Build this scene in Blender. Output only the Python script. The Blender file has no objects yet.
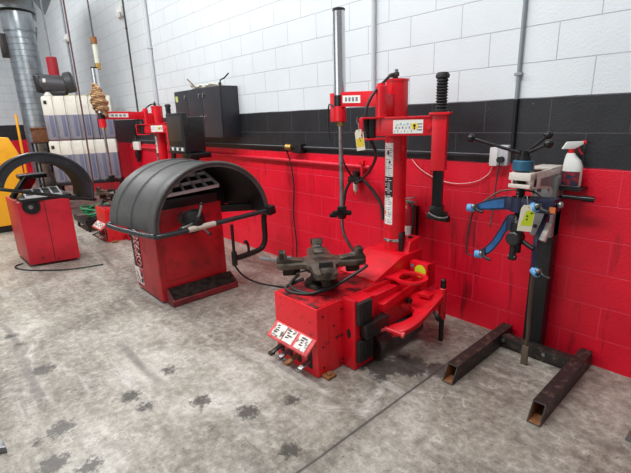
import bpy, bmesh, math, random
from mathutils import Vector, Matrix
V = Vector; PI = math.pi
random.seed(7)
S = bpy.context.scene
COL = S.collection

# ------------------------------------------------------------------ materials
def srgb(c):
    return tuple((x/12.92 if x <= .04045 else ((x+.055)/1.055)**2.4) for x in [v/255 for v in c]) + (1,)

MATS = {}
def mat(name, c, rough=.5, metal=0., c2=None, scale=8., lo=.45, hi=.7, bump=0., bscale=60., spec=.5, detail=6., stretch=None):
    """painted / metal / rubber surface: base colour with a patchy wear colour"""
    if name in MATS: return MATS[name]
    m = bpy.data.materials.new(name); m.use_nodes = True
    nt = m.node_tree; N = nt.nodes; L = nt.links
    b = N['Principled BSDF']
    b.inputs['Roughness'].default_value = rough; b.inputs['Metallic'].default_value = metal
    b.inputs['Specular IOR Level'].default_value = spec
    b.inputs['Base Color'].default_value = srgb(c)
    tc = N.new('ShaderNodeTexCoord'); vec = tc.outputs['Object']
    if stretch:
        mp = N.new('ShaderNodeMapping'); mp.inputs['Scale'].default_value = stretch
        L.new(vec, mp.inputs['Vector']); vec = mp.outputs['Vector']
    if c2:
        n = N.new('ShaderNodeTexNoise'); n.inputs['Scale'].default_value = scale; n.inputs['Detail'].default_value = detail
        n.inputs['Roughness'].default_value = .65
        L.new(vec, n.inputs['Vector'])
        r = N.new('ShaderNodeValToRGB')
        r.color_ramp.elements[0].position = lo; r.color_ramp.elements[0].color = srgb(c)
        r.color_ramp.elements[1].position = hi; r.color_ramp.elements[1].color = srgb(c2)
        L.new(n.outputs['Fac'], r.inputs['Fac']); L.new(r.outputs['Color'], b.inputs['Base Color'])
    if bump:
        n2 = N.new('ShaderNodeTexNoise'); n2.inputs['Scale'].default_value = bscale; n2.inputs['Detail'].default_value = 3
        L.new(vec, n2.inputs['Vector'])
        bp = N.new('ShaderNodeBump'); bp.inputs['Strength'].default_value = bump; bp.inputs['Distance'].default_value = .01
        L.new(n2.outputs['Fac'], bp.inputs['Height']); L.new(bp.outputs['Normal'], b.inputs['Normal'])
    MATS[name] = m
    return m

RED    = mat('red_paint', (226,20,38), .32, c2=(190,14,30), scale=6, lo=.35, hi=.75)
REDW   = mat('worn_red_paint', (224,22,38), .38, c2=(70,18,20), scale=15, lo=.57, hi=.70, bump=.05, bscale=30)
REDTOP = mat('greasy_red_paint', (200,20,34), .42, c2=(38,20,20), scale=11, lo=.44, hi=.62, bump=.1, bscale=50)
REDB   = mat('balancer_red_paint', (186,26,38), .38, c2=(120,20,28), scale=9, lo=.5, hi=.78)
PINK   = mat('faded_red_paint', (226,92,92), .5, c2=(176,40,48), scale=18, lo=.4, hi=.7)
BLACK  = mat('black_paint', (20,20,21), .42, c2=(44,42,42), scale=14, lo=.5, hi=.8)
BLKGL  = mat('gloss_black', (15,15,16), .3)
RUBBER = mat('black_rubber', (27,27,28), .62, c2=(50,50,51), scale=18, lo=.5, hi=.8, bump=.15, bscale=50)
HOOD   = mat('grey_hood_plastic', (64,65,64), .5, c2=(88,88,86), scale=5, lo=.4, hi=.8, bump=.04, bscale=40)
HOODIN = mat('black_hood_lining', (24,24,25), .7)
HOODB  = mat('black_hood_plastic', (40,42,46), .35, c2=(70,72,76), scale=6, lo=.5, hi=.9)
GREASE = mat('greasy_steel', (62,54,47), .42, .5, c2=(22,19,17), scale=22, lo=.4, hi=.62, bump=.2, bscale=60)
DKSTEEL= mat('dark_steel', (50,48,47), .42, .6, c2=(84,76,68), scale=18, lo=.5, hi=.75)
RUSTBLK= mat('scuffed_black_steel', (46,41,39), .5, .25, c2=(112,92,80), scale=24, lo=.52, hi=.72, bump=.12, bscale=60)
RUST   = mat('rust', (150,98,56), .85, c2=(84,56,38), scale=20, lo=.4, hi=.7)
CHROME = mat('chrome_steel', (205,206,208), .2, .95)
STEEL  = mat('grey_steel', (150,150,150), .35, .8, c2=(110,108,106), scale=15, lo=.45, hi=.75)
GALV   = mat('galvanised_sheet', (168,175,180), .34, .85, c2=(138,146,152), scale=6, lo=.4, hi=.7)
WHITE  = mat('white_plastic', (226,226,222), .45)
BEIGE  = mat('beige_paint', (214,206,196), .45, c2=(176,166,156), scale=14, lo=.5, hi=.8)
GREYP  = mat('grey_painted_steel', (150,150,150), .4, .3, c2=(120,120,120), scale=9, lo=.45, hi=.75)
BLUE   = mat('blue_plastic', (44,104,164), .42, c2=(30,62,104), scale=12, lo=.5, hi=.75)
LBLUE  = mat('light_blue_plastic', (96,160,214), .45)
NAVY   = mat('navy_steel', (36,42,66), .42, .2, c2=(62,66,82), scale=14, lo=.5, hi=.75)
TEAL   = mat('teal_steel', (44,96,124), .45, .2, c2=(30,50,60), scale=20, lo=.5, hi=.7)
PAPER  = mat('pale_paper', (238,232,208), .8)
LIME   = mat('lime_sticker', (206,224,40), .6)
YELST  = mat('yellow_sticker', (240,208,60), .6)
ORNG   = mat('orange_sticker', (214,120,60), .6)
INK    = mat('black_print', (28,28,30), .6)
GREYINK= mat('grey_print', (120,120,124), .6)
DIRTY  = mat('smudged_sticker', (226,222,214), .55, c2=(60,56,54), scale=26, lo=.5, hi=.64)
STICK  = mat('white_sticker', (232,232,226), .5, c2=(206,202,194), scale=25, lo=.5, hi=.8)
YELLOW = mat('yellow_paint', (244,176,36), .42, c2=(206,138,30), scale=4, lo=.5, hi=.85)
TANKM  = mat('milky_plastic', (226,224,212), .5, c2=(196,192,174), scale=5, lo=.5, hi=.85)
TANKL  = mat('oil_level_plastic', (142,144,158), .5, c2=(168,168,176), scale=4, lo=.4, hi=.8)
GRIME  = mat('yellow_grime', (176,166,88), .8, c2=(226,220,196), scale=14, lo=.4, hi=.6)
CABB   = mat('charcoal_cabinet_paint', (42,43,49), .42, c2=(50,51,57), scale=3, lo=.4, hi=.8)
SCREEN = mat('dark_screen', (52,47,44), .4, c2=(44,40,40), scale=6, lo=.4, hi=.7)
TAN    = mat('tan_hose', (184,146,104), .55, c2=(128,92,60), scale=20, lo=.45, hi=.75)
HOSE   = mat('black_hose', (34,33,33), .5)
BROWN  = mat('brown_hose', (92,78,64), .6)
GREEN  = mat('green_hose', (22,116,72), .45)
WOOD   = mat('brown_wood', (132,84,52), .7, c2=(96,58,36), scale=4, lo=.4, hi=.7, stretch=(1,8,8))
WORNW  = mat('worn_grey_grip', (196,184,170), .7, c2=(110,104,98), scale=18, lo=.55, hi=.75)
BRASS  = mat('brass', (186,150,82), .35, .8)
GLASS  = mat('clear_yellowed_plastic', (206,206,190), .25)
CONDW  = mat('white_conduit', (196,198,202), .4)
CONDG  = mat('grey_conduit', (142,146,152), .4, .3)
LINEB  = mat('dark_line', (70,66,66), .5)
RED2   = mat('deep_red_paint', (176,28,44), .38)
ALUM   = mat('grey_tray_plastic', (226,228,230), .5)
PLATE  = mat('scuffed_plate', (120,122,124), .45, .5, c2=(70,66,64), scale=20, lo=.45, hi=.7)

# ------------------------------------------------------------------ mesh builder
class B:
    def __init__(s, M=None):
        s.v = []; s.f = []; s.mi = []; s.mats = []; s.M = M
    def _m(s, m):
        if m not in s.mats: s.mats.append(m)
        return s.mats.index(m)
    def add(s, vs, fs, m):
        n = len(s.v); i = s._m(m)
        s.v += [V(v) for v in vs]; s.f += [[n+a for a in f] for f in fs]; s.mi += [i]*len(fs)
    def addbm(s, bm, m):
        bm.verts.index_update()
        s.add([v.co.copy() for v in bm.verts], [[v.index for v in f.verts] for f in bm.faces], m); bm.free()
    def box(s, c, d, m, rot=None, bev=.004):
        bm = bmesh.new(); bmesh.ops.create_cube(bm, size=1)
        for v in bm.verts: v.co = V((v.co.x*d[0], v.co.y*d[1], v.co.z*d[2]))
        if bev:
            bmesh.ops.bevel(bm, geom=bm.edges[:], offset=min(bev, min(d)*.45), segments=2, affect='EDGES', profile=.6)
        for v in bm.verts:
            v.co = (rot @ v.co if rot else v.co) + V(c)
        s.addbm(bm, m)
    def bx(s, x0, x1, y0, y1, z0, z1, m, bev=.004):
        s.box(((x0+x1)/2,(y0+y1)/2,(z0+z1)/2), (abs(x1-x0),abs(y1-y0),abs(z1-z0)), m, bev=bev)
    def beam(s, p, q, w, h, m, bev=.004, up=V((0,0,1))):
        p = V(p); q = V(q); x = (q-p).normalized(); y = up.cross(x)
        if y.length < 1e-4: y = V((0,1,0)).cross(x)
        y.normalize(); z = x.cross(y)
        R = Matrix((x,y,z)).transposed()
        s.box((p+q)/2, ((q-p).length, w, h), m, R, bev)
    def cyl(s, p, q, r, m, r2=None, n=28, bev=0):
        p = V(p); q = V(q); r2 = r if r2 is None else r2
        s.lathe([(0,0),(r,0),(r2,(q-p).length),(0,(q-p).length)] if not bev else
                [(0,0),(r-bev,0),(r,bev),(r2,(q-p).length-bev),(r2-bev,(q-p).length),(0,(q-p).length)], p, q-p, m, n)
    def lathe(s, prof, o, ax, m, n=28):
        o = V(o); z = V(ax).normalized(); x = z.orthogonal().normalized(); y = z.cross(x)
        vs = []; fs = []; rows = []
        for r, h in prof:
            if r < 1e-6:
                rows.append([len(vs)]); vs.append(o+z*h)
            else:
                rows.append(list(range(len(vs), len(vs)+n)))
                vs += [o+z*h+(x*math.cos(2*PI*k/n)+y*math.sin(2*PI*k/n))*r for k in range(n)]
        for a, b in zip(rows, rows[1:]):
            for k in range(n):
                k2 = (k+1) % n
                if len(a) == 1 and len(b) == 1: continue
                if len(a) == 1: fs.append([a[0], b[k2], b[k]])
                elif len(b) == 1: fs.append([a[k], a[k2], b[0]])
                else: fs.append([a[k], a[k2], b[k2], b[k]])
        s.add(vs, fs, m)
    def ball(s, c, r, m, n=16):
        s.lathe([(r*math.sin(PI*k/n), -r*math.cos(PI*k/n)) for k in range(n+1)], c, (0,0,1), m, n+4)
    def tube(s, pts, r, m, n=10, smooth=True, sub=8, flat=1.):
        P = [V(p) for p in pts]
        if smooth and len(P) > 2:
            Q = []
            for i in range(len(P)-1):
                p0 = P[max(i-1,0)]; p1 = P[i]; p2 = P[i+1]; p3 = P[min(i+2,len(P)-1)]
                for k in range(sub):
                    t = k/sub
                    Q.append(.5*((2*p1)+(p2-p0)*t+(2*p0-5*p1+4*p2-p3)*t*t+(3*p1-p0-3*p2+p3)*t**3))
            P = Q+[P[-1]]
        vs = []; fs = []; nrm = None
        for i, p in enumerate(P):
            t = (P[min(i+1,len(P)-1)]-P[max(i-1,0)]).normalized()
            if nrm is None: nrm = t.orthogonal().normalized()
            nrm = (nrm-t*nrm.dot(t)).normalized(); b = t.cross(nrm)
            vs += [p+(nrm*math.cos(2*PI*k/n)+b*math.sin(2*PI*k/n)*flat)*r for k in range(n)]
        for i in range(len(P)-1):
            for k in range(n):
                k2 = (k+1) % n
                fs.append([i*n+k, i*n+k2, (i+1)*n+k2, (i+1)*n+k])
        fs.append(list(range(n))[::-1]); fs.append([(len(P)-1)*n+k for k in range(n)])
        s.add(vs, fs, m)
    def prism(s, poly, ext, m, bev=0.):
        """closed 3D polygon swept along ext"""
        bm = bmesh.new(); e = V(ext)
        a = [bm.verts.new(V(p)) for p in poly]; b = [bm.verts.new(V(p)+e) for p in poly]
        bm.faces.new(a[::-1]); bm.faces.new(b)
        for i in range(len(a)):
            j = (i+1) % len(a); bm.faces.new([a[i], a[j], b[j], b[i]])
        bmesh.ops.recalc_face_normals(bm, faces=bm.faces[:])
        if bev: bmesh.ops.bevel(bm, geom=bm.edges[:], offset=bev, segments=2, affect='EDGES', profile=.6)
        bmesh.ops.triangulate(bm, faces=[f for f in bm.faces if len(f.verts) > 4])
        s.addbm(bm, m)
    def build(s, name, parent=None, sharp=38):
        me = bpy.data.meshes.new(name)
        o = bpy.data.objects.new(name, me); COL.objects.link(o)
        org = V((0,0,0))
        vs = [s.M @ v for v in s.v] if s.M else s.v
        if parent is not None:
            o.parent = parent
            r = parent
            while r.parent: r = r.parent
            org = r.location.copy()
        else:
            lo = V((min(v.x for v in vs), min(v.y for v in vs), min(v.z for v in vs)))
            hi = V((max(v.x for v in vs), max(v.y for v in vs), max(v.z for v in vs)))
            org = V(((lo.x+hi.x)/2, (lo.y+hi.y)/2, lo.z)); o.location = org
        me.from_pydata([v-org for v in vs], [], s.f)
        for m in s.mats: me.materials.append(m)
        me.polygons.foreach_set('material_index', s.mi)
        bm = bmesh.new(); bm.from_mesh(me); bmesh.ops.recalc_face_normals(bm, faces=bm.faces[:]); bm.to_mesh(me); bm.free()
        me.polygons.foreach_set('use_smooth', [True]*len(me.polygons))
        me.set_sharp_from_angle(angle=math.radians(sharp))
        me.update()
        return o

def tag(o, label, cat, group=None, kind=None):
    o['label'] = label; o['category'] = cat
    if group: o['group'] = group
    if kind: o['kind'] = kind
    return o
GROUPS = {'tire_changer':'tire changers along the wall','wheel_balancer':'hooded wheel balancers','storage_tank':'stacked white tanks','electrical_outlet':'socket boxes on the wall','junction_box':'junction boxes high on the wall','oil_can':'cans on the dark shelf','hang_tag':'paper tags wired to machines','conduit':'pipes on the white wall'}
def thing(name, label, cat, loc, group=None):
    o = bpy.data.objects.new(name, None); COL.objects.link(o); o.location = loc; o.empty_display_size = .1
    tag(o, label, cat, group)
    if name in GROUPS: o['group'] = GROUPS[name]
    return o
def rotz(a): return Matrix.Rotation(a, 3, 'Z')

# ------------------------------------------------------------------ the room
HC = .2032; Z1, Z2 = 1.205, 1.605          # red / black / white paint bands
def wall_material():
    m = bpy.data.materials.new('painted_block_wall'); m.use_nodes = True
    nt = m.node_tree; N = nt.nodes; L = nt.links; b = N['Principled BSDF']
    tc = N.new('ShaderNodeTexCoord'); sp = N.new('ShaderNodeSeparateXYZ'); L.new(tc.outputs['Object'], sp.inputs[0])
    sm = N.new('ShaderNodeMath'); sm.operation = 'ADD'; L.new(sp.outputs['X'], sm.inputs[0]); L.new(sp.outputs['Y'], sm.inputs[1])
    zz = N.new('ShaderNodeMath'); zz.operation = 'ADD'; L.new(sp.outputs['Z'], zz.inputs[0]); zz.inputs[1].default_value = HC*10-1.402
    cb = N.new('ShaderNodeCombineXYZ'); L.new(sm.outputs[0], cb.inputs['X']); L.new(zz.outputs[0], cb.inputs['Y'])
    br = N.new('ShaderNodeTexBrick'); br.offset = .5
    for k, v in (('Scale',1.),('Brick Width',.4064),('Row Height',HC),('Mortar Size',.0035),('Mortar Smooth',.35)): br.inputs[k].default_value = v
    L.new(cb.outputs[0], br.inputs['Vector'])
    def noise(sc, de=5, ro=.6, stretch=None):
        n = N.new('ShaderNodeTexNoise'); n.inputs['Scale'].default_value = sc; n.inputs['Detail'].default_value = de; n.inputs['Roughness'].default_value = ro
        v = tc.outputs['Object']
        if stretch:
            mp = N.new('ShaderNodeMapping'); mp.inputs['Scale'].default_value = stretch; L.new(v, mp.inputs[0]); v = mp.outputs[0]
        L.new(v, n.inputs['Vector']); return n.outputs['Fac']
    def ramp(f, els):
        r = N.new('ShaderNodeValToRGB')
        while len(r.color_ramp.elements) < len(els): r.color_ramp.elements.new(.5)
        for e, (p, c) in zip(r.color_ramp.elements, els): e.position = p; e.color = srgb(c)
        L.new(f, r.inputs['Fac']); return r.outputs['Color']
    def mix(f, a, c, bt='MIX'):
        x = N.new('ShaderNodeMix'); x.data_type = 'RGBA'; x.blend_type = bt
        if isinstance(f, float): x.inputs[0].default_value = f
        else: L.new(f, x.inputs[0])
        for s_, i in ((a,6),(c,7)):
            if isinstance(s_, tuple): x.inputs[i].default_value = srgb(s_)
            else: L.new(s_, x.inputs[i])
        return x.outputs[2]
    def gt(v, t, w=.003):
        r = N.new('ShaderNodeMapRange'); r.inputs['From Min'].default_value = t-w; r.inputs['From Max'].default_value = t+w
        L.new(v, r.inputs['Value']); return r.outputs[0]
    red = ramp(noise(2.2), [(.3,(210,10,38)),(.55,(230,14,46)),(.75,(236,20,52))])
    red = mix(gt(noise(26, 3, .7), .71, .02), red, (92,14,26))
    red = mix(gt(noise(1.6, 6, .65, (4.,1,.5)), .62, .05), red, (150,10,30))
    blk = ramp(noise(5.), [(.3,(30,30,34)),(.7,(42,43,47))])
    blk = mix(gt(noise(44, 3, .6), .74, .02), blk, (150,150,152))
    wht = ramp(noise(.8, 6), [(.3,(206,212,216)),(.7,(221,227,230))])
    wht = mix(gt(noise(30, 2, .6), .755, .015), wht, (150,150,152))
    # mortar tint keeps its own colour per band
    mr = mix(br.outputs['Fac'], red, (230,48,76)); mb = mix(br.outputs['Fac'], blk, (66,66,71)); mw = mix(br.outputs['Fac'], wht, (176,180,186))
    zw = N.new('ShaderNodeMath'); zw.operation = 'MULTIPLY_ADD'; L.new(noise(3., 3), zw.inputs[0]); zw.inputs[1].default_value = .02; L.new(sp.outputs['Z'], zw.inputs[2])
    c = mix(gt(zw.outputs[0], Z1+.01), mr, mb); c = mix(gt(zw.outputs[0], Z2+.012), c, mw)
    L.new(c, b.inputs['Base Color']); b.inputs['Roughness'].default_value = .42; b.inputs['Specular IOR Level'].default_value = .4
    inv = N.new('ShaderNodeMath'); inv.operation = 'MULTIPLY_ADD'; L.new(br.outputs['Fac'], inv.inputs[0]); inv.inputs[1].default_value = -1.2
    L.new(noise(70, 4), inv.inputs[2])
    bp = N.new('ShaderNodeBump'); bp.inputs['Strength'].default_value = .45; bp.inputs['Distance'].default_value = .006
    L.new(inv.outputs[0], bp.inputs['Height']); L.new(bp.outputs['Normal'], b.inputs['Normal'])
    return m

STAINS_AND_SHADE = [(-3.78,-2.596,.05),(-3.571,-2.568,.035),(-3.054,-2.516,.075),(-2.357,-2.199,.062),(-2.196,-2.176,.05),(-2.456,-1.921,.05),(-2.016,-1.919,.06),
          (-2.342,-2.565,.07),(-2.313,-2.679,.035),(-2.09,-2.653,.075),(-1.952,-2.529,.06),(-1.75,-1.784,.07),(-1.665,-1.552,.05),(-1.374,-1.794,.06),(-1.40,-.80,.13),(-1.52,-.93,.12),(-1.45,-1.02,.06),(-1.25,-.72,.09)]  # final spots darken the floor as shade under the bead breaker arm
def floor_material():
    m = bpy.data.materials.new('worn_concrete'); m.use_nodes = True
    nt = m.node_tree; N = nt.nodes; L = nt.links; b = N['Principled BSDF']
    tc = N.new('ShaderNodeTexCoord'); P = tc.outputs['Object']
    def noise(sc, de=6, ro=.62, v=None, dist=0.):
        n = N.new('ShaderNodeTexNoise'); n.inputs['Scale'].default_value = sc; n.inputs['Detail'].default_value = de
        n.inputs['Roughness'].default_value = ro; n.inputs['Distortion'].default_value = dist
        L.new(v or P, n.inputs['Vector']); return n.outputs['Fac']
    def ramp(f, els):
        r = N.new('ShaderNodeValToRGB')
        while len(r.color_ramp.elements) < len(els): r.color_ramp.elements.new(.5)
        for e, (p, c) in zip(r.color_ramp.elements, els): e.position = p; e.color = srgb(c)
        L.new(f, r.inputs['Fac']); return r.outputs['Color']
    def math_(op, a, c, d=None):
        x = N.new('ShaderNodeMath'); x.operation = op
        for i, s_ in enumerate((a, c, d)):
            if s_ is None: continue
            if isinstance(s_, (int, float)): x.inputs[i].default_value = s_
            else: L.new(s_, x.inputs[i])
        return x.outputs[0]
    def mapr(v, a, c, to0=0., to1=1.):
        r = N.new('ShaderNodeMapRange'); r.inputs['From Min'].default_value = a; r.inputs['From Max'].default_value = c
        r.inputs['To Min'].default_value = to0; r.inputs['To Max'].default_value = to1
        L.new(v, r.inputs['Value']); return r.outputs[0]
    def mix(f, a, c):
        x = N.new('ShaderNodeMix'); x.data_type = 'RGBA'
        if isinstance(f, float): x.inputs[0].default_value = f
        else: L.new(f, x.inputs[0])
        for s_, i in ((a,6),(c,7)):
            if isinstance(s_, tuple): x.inputs[i].default_value = srgb(s_)
            else: L.new(s_, x.inputs[i])
        return x.outputs[2]
    base = ramp(noise(1.3, 9, .66, dist=.4), [(.32,(74,68,59)),(.44,(126,120,109)),(.55,(159,154,143)),(.68,(202,198,189))])
    fine = ramp(noise(19, 9, .78), [(.36,(50,45,38)),(.5,(146,140,129)),(.64,(212,207,197))])
    c = mix(.42, base, fine)
    mp = N.new('ShaderNodeMapping'); mp.inputs['Rotation'].default_value = (0,0,.62); mp.inputs['Scale'].default_value = (.7,5.,1); L.new(P, mp.inputs[0])
    st = noise(2.0, 7, .65, mp.outputs[0], .3)
    c = mix(mapr(st, .56, .72, 0, .55), c, (104,94,86))
    c = mix(mapr(st, .30, .44, .45, 0), c, (206,202,198))
    # scattered whitish ring patches and dark grime patches
    vo = N.new('ShaderNodeTexVoronoi'); vo.inputs['Scale'].default_value = 8.5; vo.inputs['Randomness'].default_value = 1
    L.new(P, vo.inputs['Vector'])
    vd = math_('ADD', vo.outputs['Distance'], math_('MULTIPLY', noise(26, 4), .7))
    ring = math_('MULTIPLY', mapr(math_('ABSOLUTE', math_('SUBTRACT', vd, .60), 0), .0, .05, 1, 0), mapr(noise(2.6, 4), .46, .58))
    c = mix(math_('MULTIPLY', ring, .5), c, (214,208,200))
    c = mix(mapr(noise(3.1, 8, .7, dist=.6), .58, .72, 0, .62), c, (88,80,72))
    c = mix(mapr(noise(46, 3, .6), .63, .72, 0, .75), c, (58,52,46))
    c = mix(mapr(noise(1.7, 8, .72, dist=1.2), .60, .70, 0, .6), c, (214,211,205))
    c = mix(mapr(noise(5.2, 8, .75, dist=.8), .60, .70, 0, .6), c, (84,70,54))
    # tyre-black arcs
    wv = N.new('ShaderNodeTexWave'); wv.wave_type = 'RINGS'; wv.inputs['Scale'].default_value = .55; wv.inputs['Distortion'].default_value = 7
    wv.inputs['Detail'].default_value = 2; wv.inputs['Detail Scale'].default_value = .6; L.new(P, wv.inputs['Vector'])
    c = mix(math_('MULTIPLY', mapr(wv.outputs['Fac'], .965, .995), mapr(noise(.9, 3), .5, .6, 0, .6)), c, (92,88,86))
    # oil spots, plus painted shade under the bead breaker arm
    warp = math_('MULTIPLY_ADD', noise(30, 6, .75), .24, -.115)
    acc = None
    for x, y, r in STAINS_AND_SHADE:
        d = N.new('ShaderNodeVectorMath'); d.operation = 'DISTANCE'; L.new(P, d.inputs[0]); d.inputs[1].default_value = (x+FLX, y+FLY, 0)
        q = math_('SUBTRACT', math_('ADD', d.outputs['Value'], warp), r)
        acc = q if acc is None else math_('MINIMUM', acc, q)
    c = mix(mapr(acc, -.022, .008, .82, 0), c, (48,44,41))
    # sawn joint along y
    sp = N.new('ShaderNodeSeparateXYZ'); L.new(P, sp.inputs[0])
    dx = math_('ABSOLUTE', math_('ADD', math_('ADD', sp.outputs['X'], 1.243-FLX), math_('MULTIPLY_ADD', noise(6, 3), .012, -.006)), 0)
    c = mix(mapr(dx, .004, .009, .85, 0), c, (48,44,42))
    c = mix(mapr(dx, .0, .06, .35, 0), c, (88,80,76))
    L.new(c, b.inputs['Base Color'])
    L.new(mapr(noise(2.2, 6), .35, .7, .42, .68), b.inputs['Roughness'])
    bp = N.new('ShaderNodeBump'); bp.inputs['Strength'].default_value = .25; bp.inputs['Distance'].default_value = .006
    L.new(math_('ADD', noise(30, 7, .7), mapr(dx, .004, .01, -1.2, 0)), bp.inputs['Height']); L.new(bp.outputs['Normal'], b.inputs['Normal'])
    return m

def struct(o): o['kind'] = 'structure'; return o
WM = wall_material()
def shell(name, x0, x1, y0, y1, z0, z1, m):
    b = B(); b.bx(x0, x1, y0, y1, z0, z1, m, bev=0)
    me = bpy.data.meshes.new(name); o = bpy.data.objects.new(name, me); COL.objects.link(o)
    me.from_pydata(b.v, [], b.f); me.materials.append(m); return struct(o)     # origin stays at the world origin
FLX = FLY = 0.
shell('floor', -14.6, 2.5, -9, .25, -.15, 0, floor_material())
shell('wall_back', -14.6, 2.5, 0, .25, 0, 5.6, WM)
shell('wall_left', -14.6, -14.3, -9, 0, 0, 5.6, WM)

# ------------------------------------------------------------------ tyre changers
def text_mesh(s, size, m, R, o, name, parent, depth=.0015):
    cu = bpy.data.curves.new('t', 'FONT'); cu.body = s; cu.size = size; cu.extrude = depth; cu.align_x = 'LEFT'; cu.resolution_u = 2
    ob = bpy.data.objects.new('t', cu); COL.objects.link(ob)
    dg = bpy.context.evaluated_depsgraph_get(); dg.update()
    me = bpy.data.meshes.new_from_object(ob.evaluated_get(dg))
    b = B(); b.add([R @ v.co + V(o) for v in me.vertices], [list(p.vertices) for p in me.polygons], m)
    bpy.data.objects.remove(ob); bpy.data.meshes.remove(me)
    return b.build(name, parent)

def tire_changer(dx, dy, label, helper, arm_end, detail=True):
    D = V((dx, dy, 0))
    T = Matrix.Translation(D)
    root = thing('tire_changer', label, 'tire changer', V((-1.93,-.7,0))+D)
    def mb(): return B(T)
    # cabinet
    b = mb(); b.bx(-2.11,-1.70,-1.305,-.55,.001,.457,REDW,.008)
    for y in (-1.22,-1.12):                                     # raised ribs of the side panel
        b.bx(-1.705,-1.697,y-.008,y+.008,.06,.43,REDW,.003)
    cab = b.build('cabinet', root)
    b = mb(); b.bx(-2.10,-1.71,-1.295,-.57,.454,.461,REDTOP,.002); b.build('cabinet_top', root)
    for y, z in ((-1.26,.40),(-1.26,.2),(-1.26,.06),(-1.10,.4),(-1.1,.22),(-1.1,.05),(-1.17,.31)):
        b = mb(); b.cyl((-1.70,y,z),(-1.693,y,z),.006,DKSTEEL,n=10); b.build('screw', cab)
    for x0, x1, y in ((-1.72,-1.64,-1.25),(-2.16,-2.09,-1.0)):
        b = mb(); b.bx(x0,x1,y-.03,y+.04,0,.02,RUST,.005); b.cyl((x0*.5+x1*.5+.015,y,.02),(x0*.5+x1*.5+.015,y,.032),.013,RUST,n=6); b.build('foot', root)
    # pedal guard with its decals, pedals
    b = mb()
    b.prism([(-2.098,-1.303,.26),(-2.098,-1.39,.185),(-2.098,-1.387,.172),(-2.098,-1.302,.235)], (.388,0,0), PINK, .002)
    g = b.build('pedal_guard', root)
    nrm = V((0,-.66,.75))
    for x0, x1 in ((-2.07,-1.965),(-1.955,-1.865),(-1.84,-1.74)):
        b = mb(); p = V((0,-1.313,.2545)); q = V((0,-1.381,.1955))
        b.prism([(x0,p.y,p.z),(x1,p.y,p.z),(x1,q.y,q.z),(x0,q.y,q.z)], nrm*.002, DIRTY)
        for k in range(4):
            t0 = .12+.17*k; a = p.lerp(q, t0); c_ = p.lerp(q, t0+.1); xa = x0+.012+random.random()*.025; xb = xa+.02+random.random()*.035
            b.prism([(xa,a.y,a.z),(xb,a.y,a.z),(xb-.012,c_.y,c_.z),(xa-.004,c_.y,c_.z)], nrm*.003, INK)
        b.build('decal', g)
    for i, x in enumerate((-2.05,-1.965,-1.88,-1.775)):
        b = mb(); b.bx(x-.02,x+.02,-1.309,-1.303,.045,.17,HOODIN,.001); b.build('pedal_slot', root)
        b = mb(); b.beam((x,-1.30,.10),(x,-1.395,.075),.034,.012,(DKSTEEL,STEEL,RUST,STEEL)[i]); b.bx(x-.018,x+.018,-1.415,-1.38,.062,.08,(DKSTEEL,STEEL,RUST,STEEL)[i],.004)
        b.build('pedal', root)
    # rear wedge housing and column
    b = mb()
    b.prism([(-2.05,-.76,.455),(-2.05,-.76,.475),(-2.05,-.46,.575),(-2.05,-.22,.575),(-2.05,-.22,.03),(-2.05,-.55,.03),(-2.05,-.55,.455)], (.33,0,0), RED, .006)
    b.build('column_housing', root)
    b = mb(); b.lathe([(0,0),(.075,0),(.075,1.19),(.079,1.19),(.079,1.205),(0,1.21)], (-1.88,-.35,.56), (0,0,1), RED, 40)
    colm = b.build('column', root)
    b = mb(); b.lathe([(.0755,0),(.078,.002),(.078,.018),(.0755,.02)], (-1.88,-.35,.645), (0,0,1), CHROME, 40); b.build('band', colm)
    # long warning label wrapped on the column
    def sector(b, z0, z1, a0, a1, r, m, n=10):
        vs = []
        for z in (z0, z1):
            for k in range(n+1):
                a = math.radians(a0+(a1-a0)*k/n); vs.append((-1.88+r*math.cos(a), -.35+r*math.sin(a), z))
        b.add(vs, [[k,k+1,n+2+k,n+1+k] for k in range(n)], m)
    b = mb()
    for z0, z1, m in ((.775,.975,STICK),(.975,1.12,INK),(1.12,1.35,STICK)): sector(b, z0, z1, -124, -66, .0758, m)
    for k in range(46):
        z = .785+.0122*k
        if .965 < z < 1.12: m = STICK if k % 3 else INK
        else: m = GREYINK
        if k % 7 == 3: continue
        a = -121+random.random()*3; sector(b, z, z+.0045, a, a+10+random.random()*14, .0762, m, 4)
        a = -97+random.random()*4; sector(b, z, z+.0045, a, a+6+random.random()*20, .0762, m, 4)
    sector(b, .845, .87, -122, -108, .0764, ORNG); sector(b, 1.27, 1.30, -102, -90, .0764, INK); sector(b, 1.21,1.23,-90,-80,.0764,INK); sector(b, 1.0,1.08,-100,-82,.0764,GREYINK)
    b.build('warning_label', colm)
    b = mb(); b.box((-1.808,-.355,.645),(.03,.06,.14),BLACK,rotz(.3),.004); b.build('cover_plate', colm)
    # pump box beside the column
    b = mb(); b.prism([(-1.85,-.40,.50),(-1.73,-.40,.50),(-1.75,-.33,.645),(-1.845,-.33,.645)], (0,.12,.02), RED, .006)
    b.bx(-1.81,-1.785,-.28,-.25,.655,.668,HOODIN,.002); b.build('pump_box', root)
    # top of column: fitting, small pivot post, brackets
    b = mb(); b.cyl((-1.88,-.37,1.77),(-1.88,-.37,1.80),.018,DKSTEEL); b.beam((-1.92,-.37,1.79),(-1.85,-.38,1.795),.026,.026,DKSTEEL); b.cyl((-1.865,-.378,1.79),(-1.865,-.378,1.825),.012,STEEL); b.build('air_fitting', colm)
    piv = V((-1.875,-.52,0))
    b = mb(); b.cyl(piv+V((0,0,1.42)), piv+V((0,0,1.72)), .037, RED, bev=.004); b.cyl(piv+V((0,0,1.72)), piv+V((0,0,1.735)), .028, RED)
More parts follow.
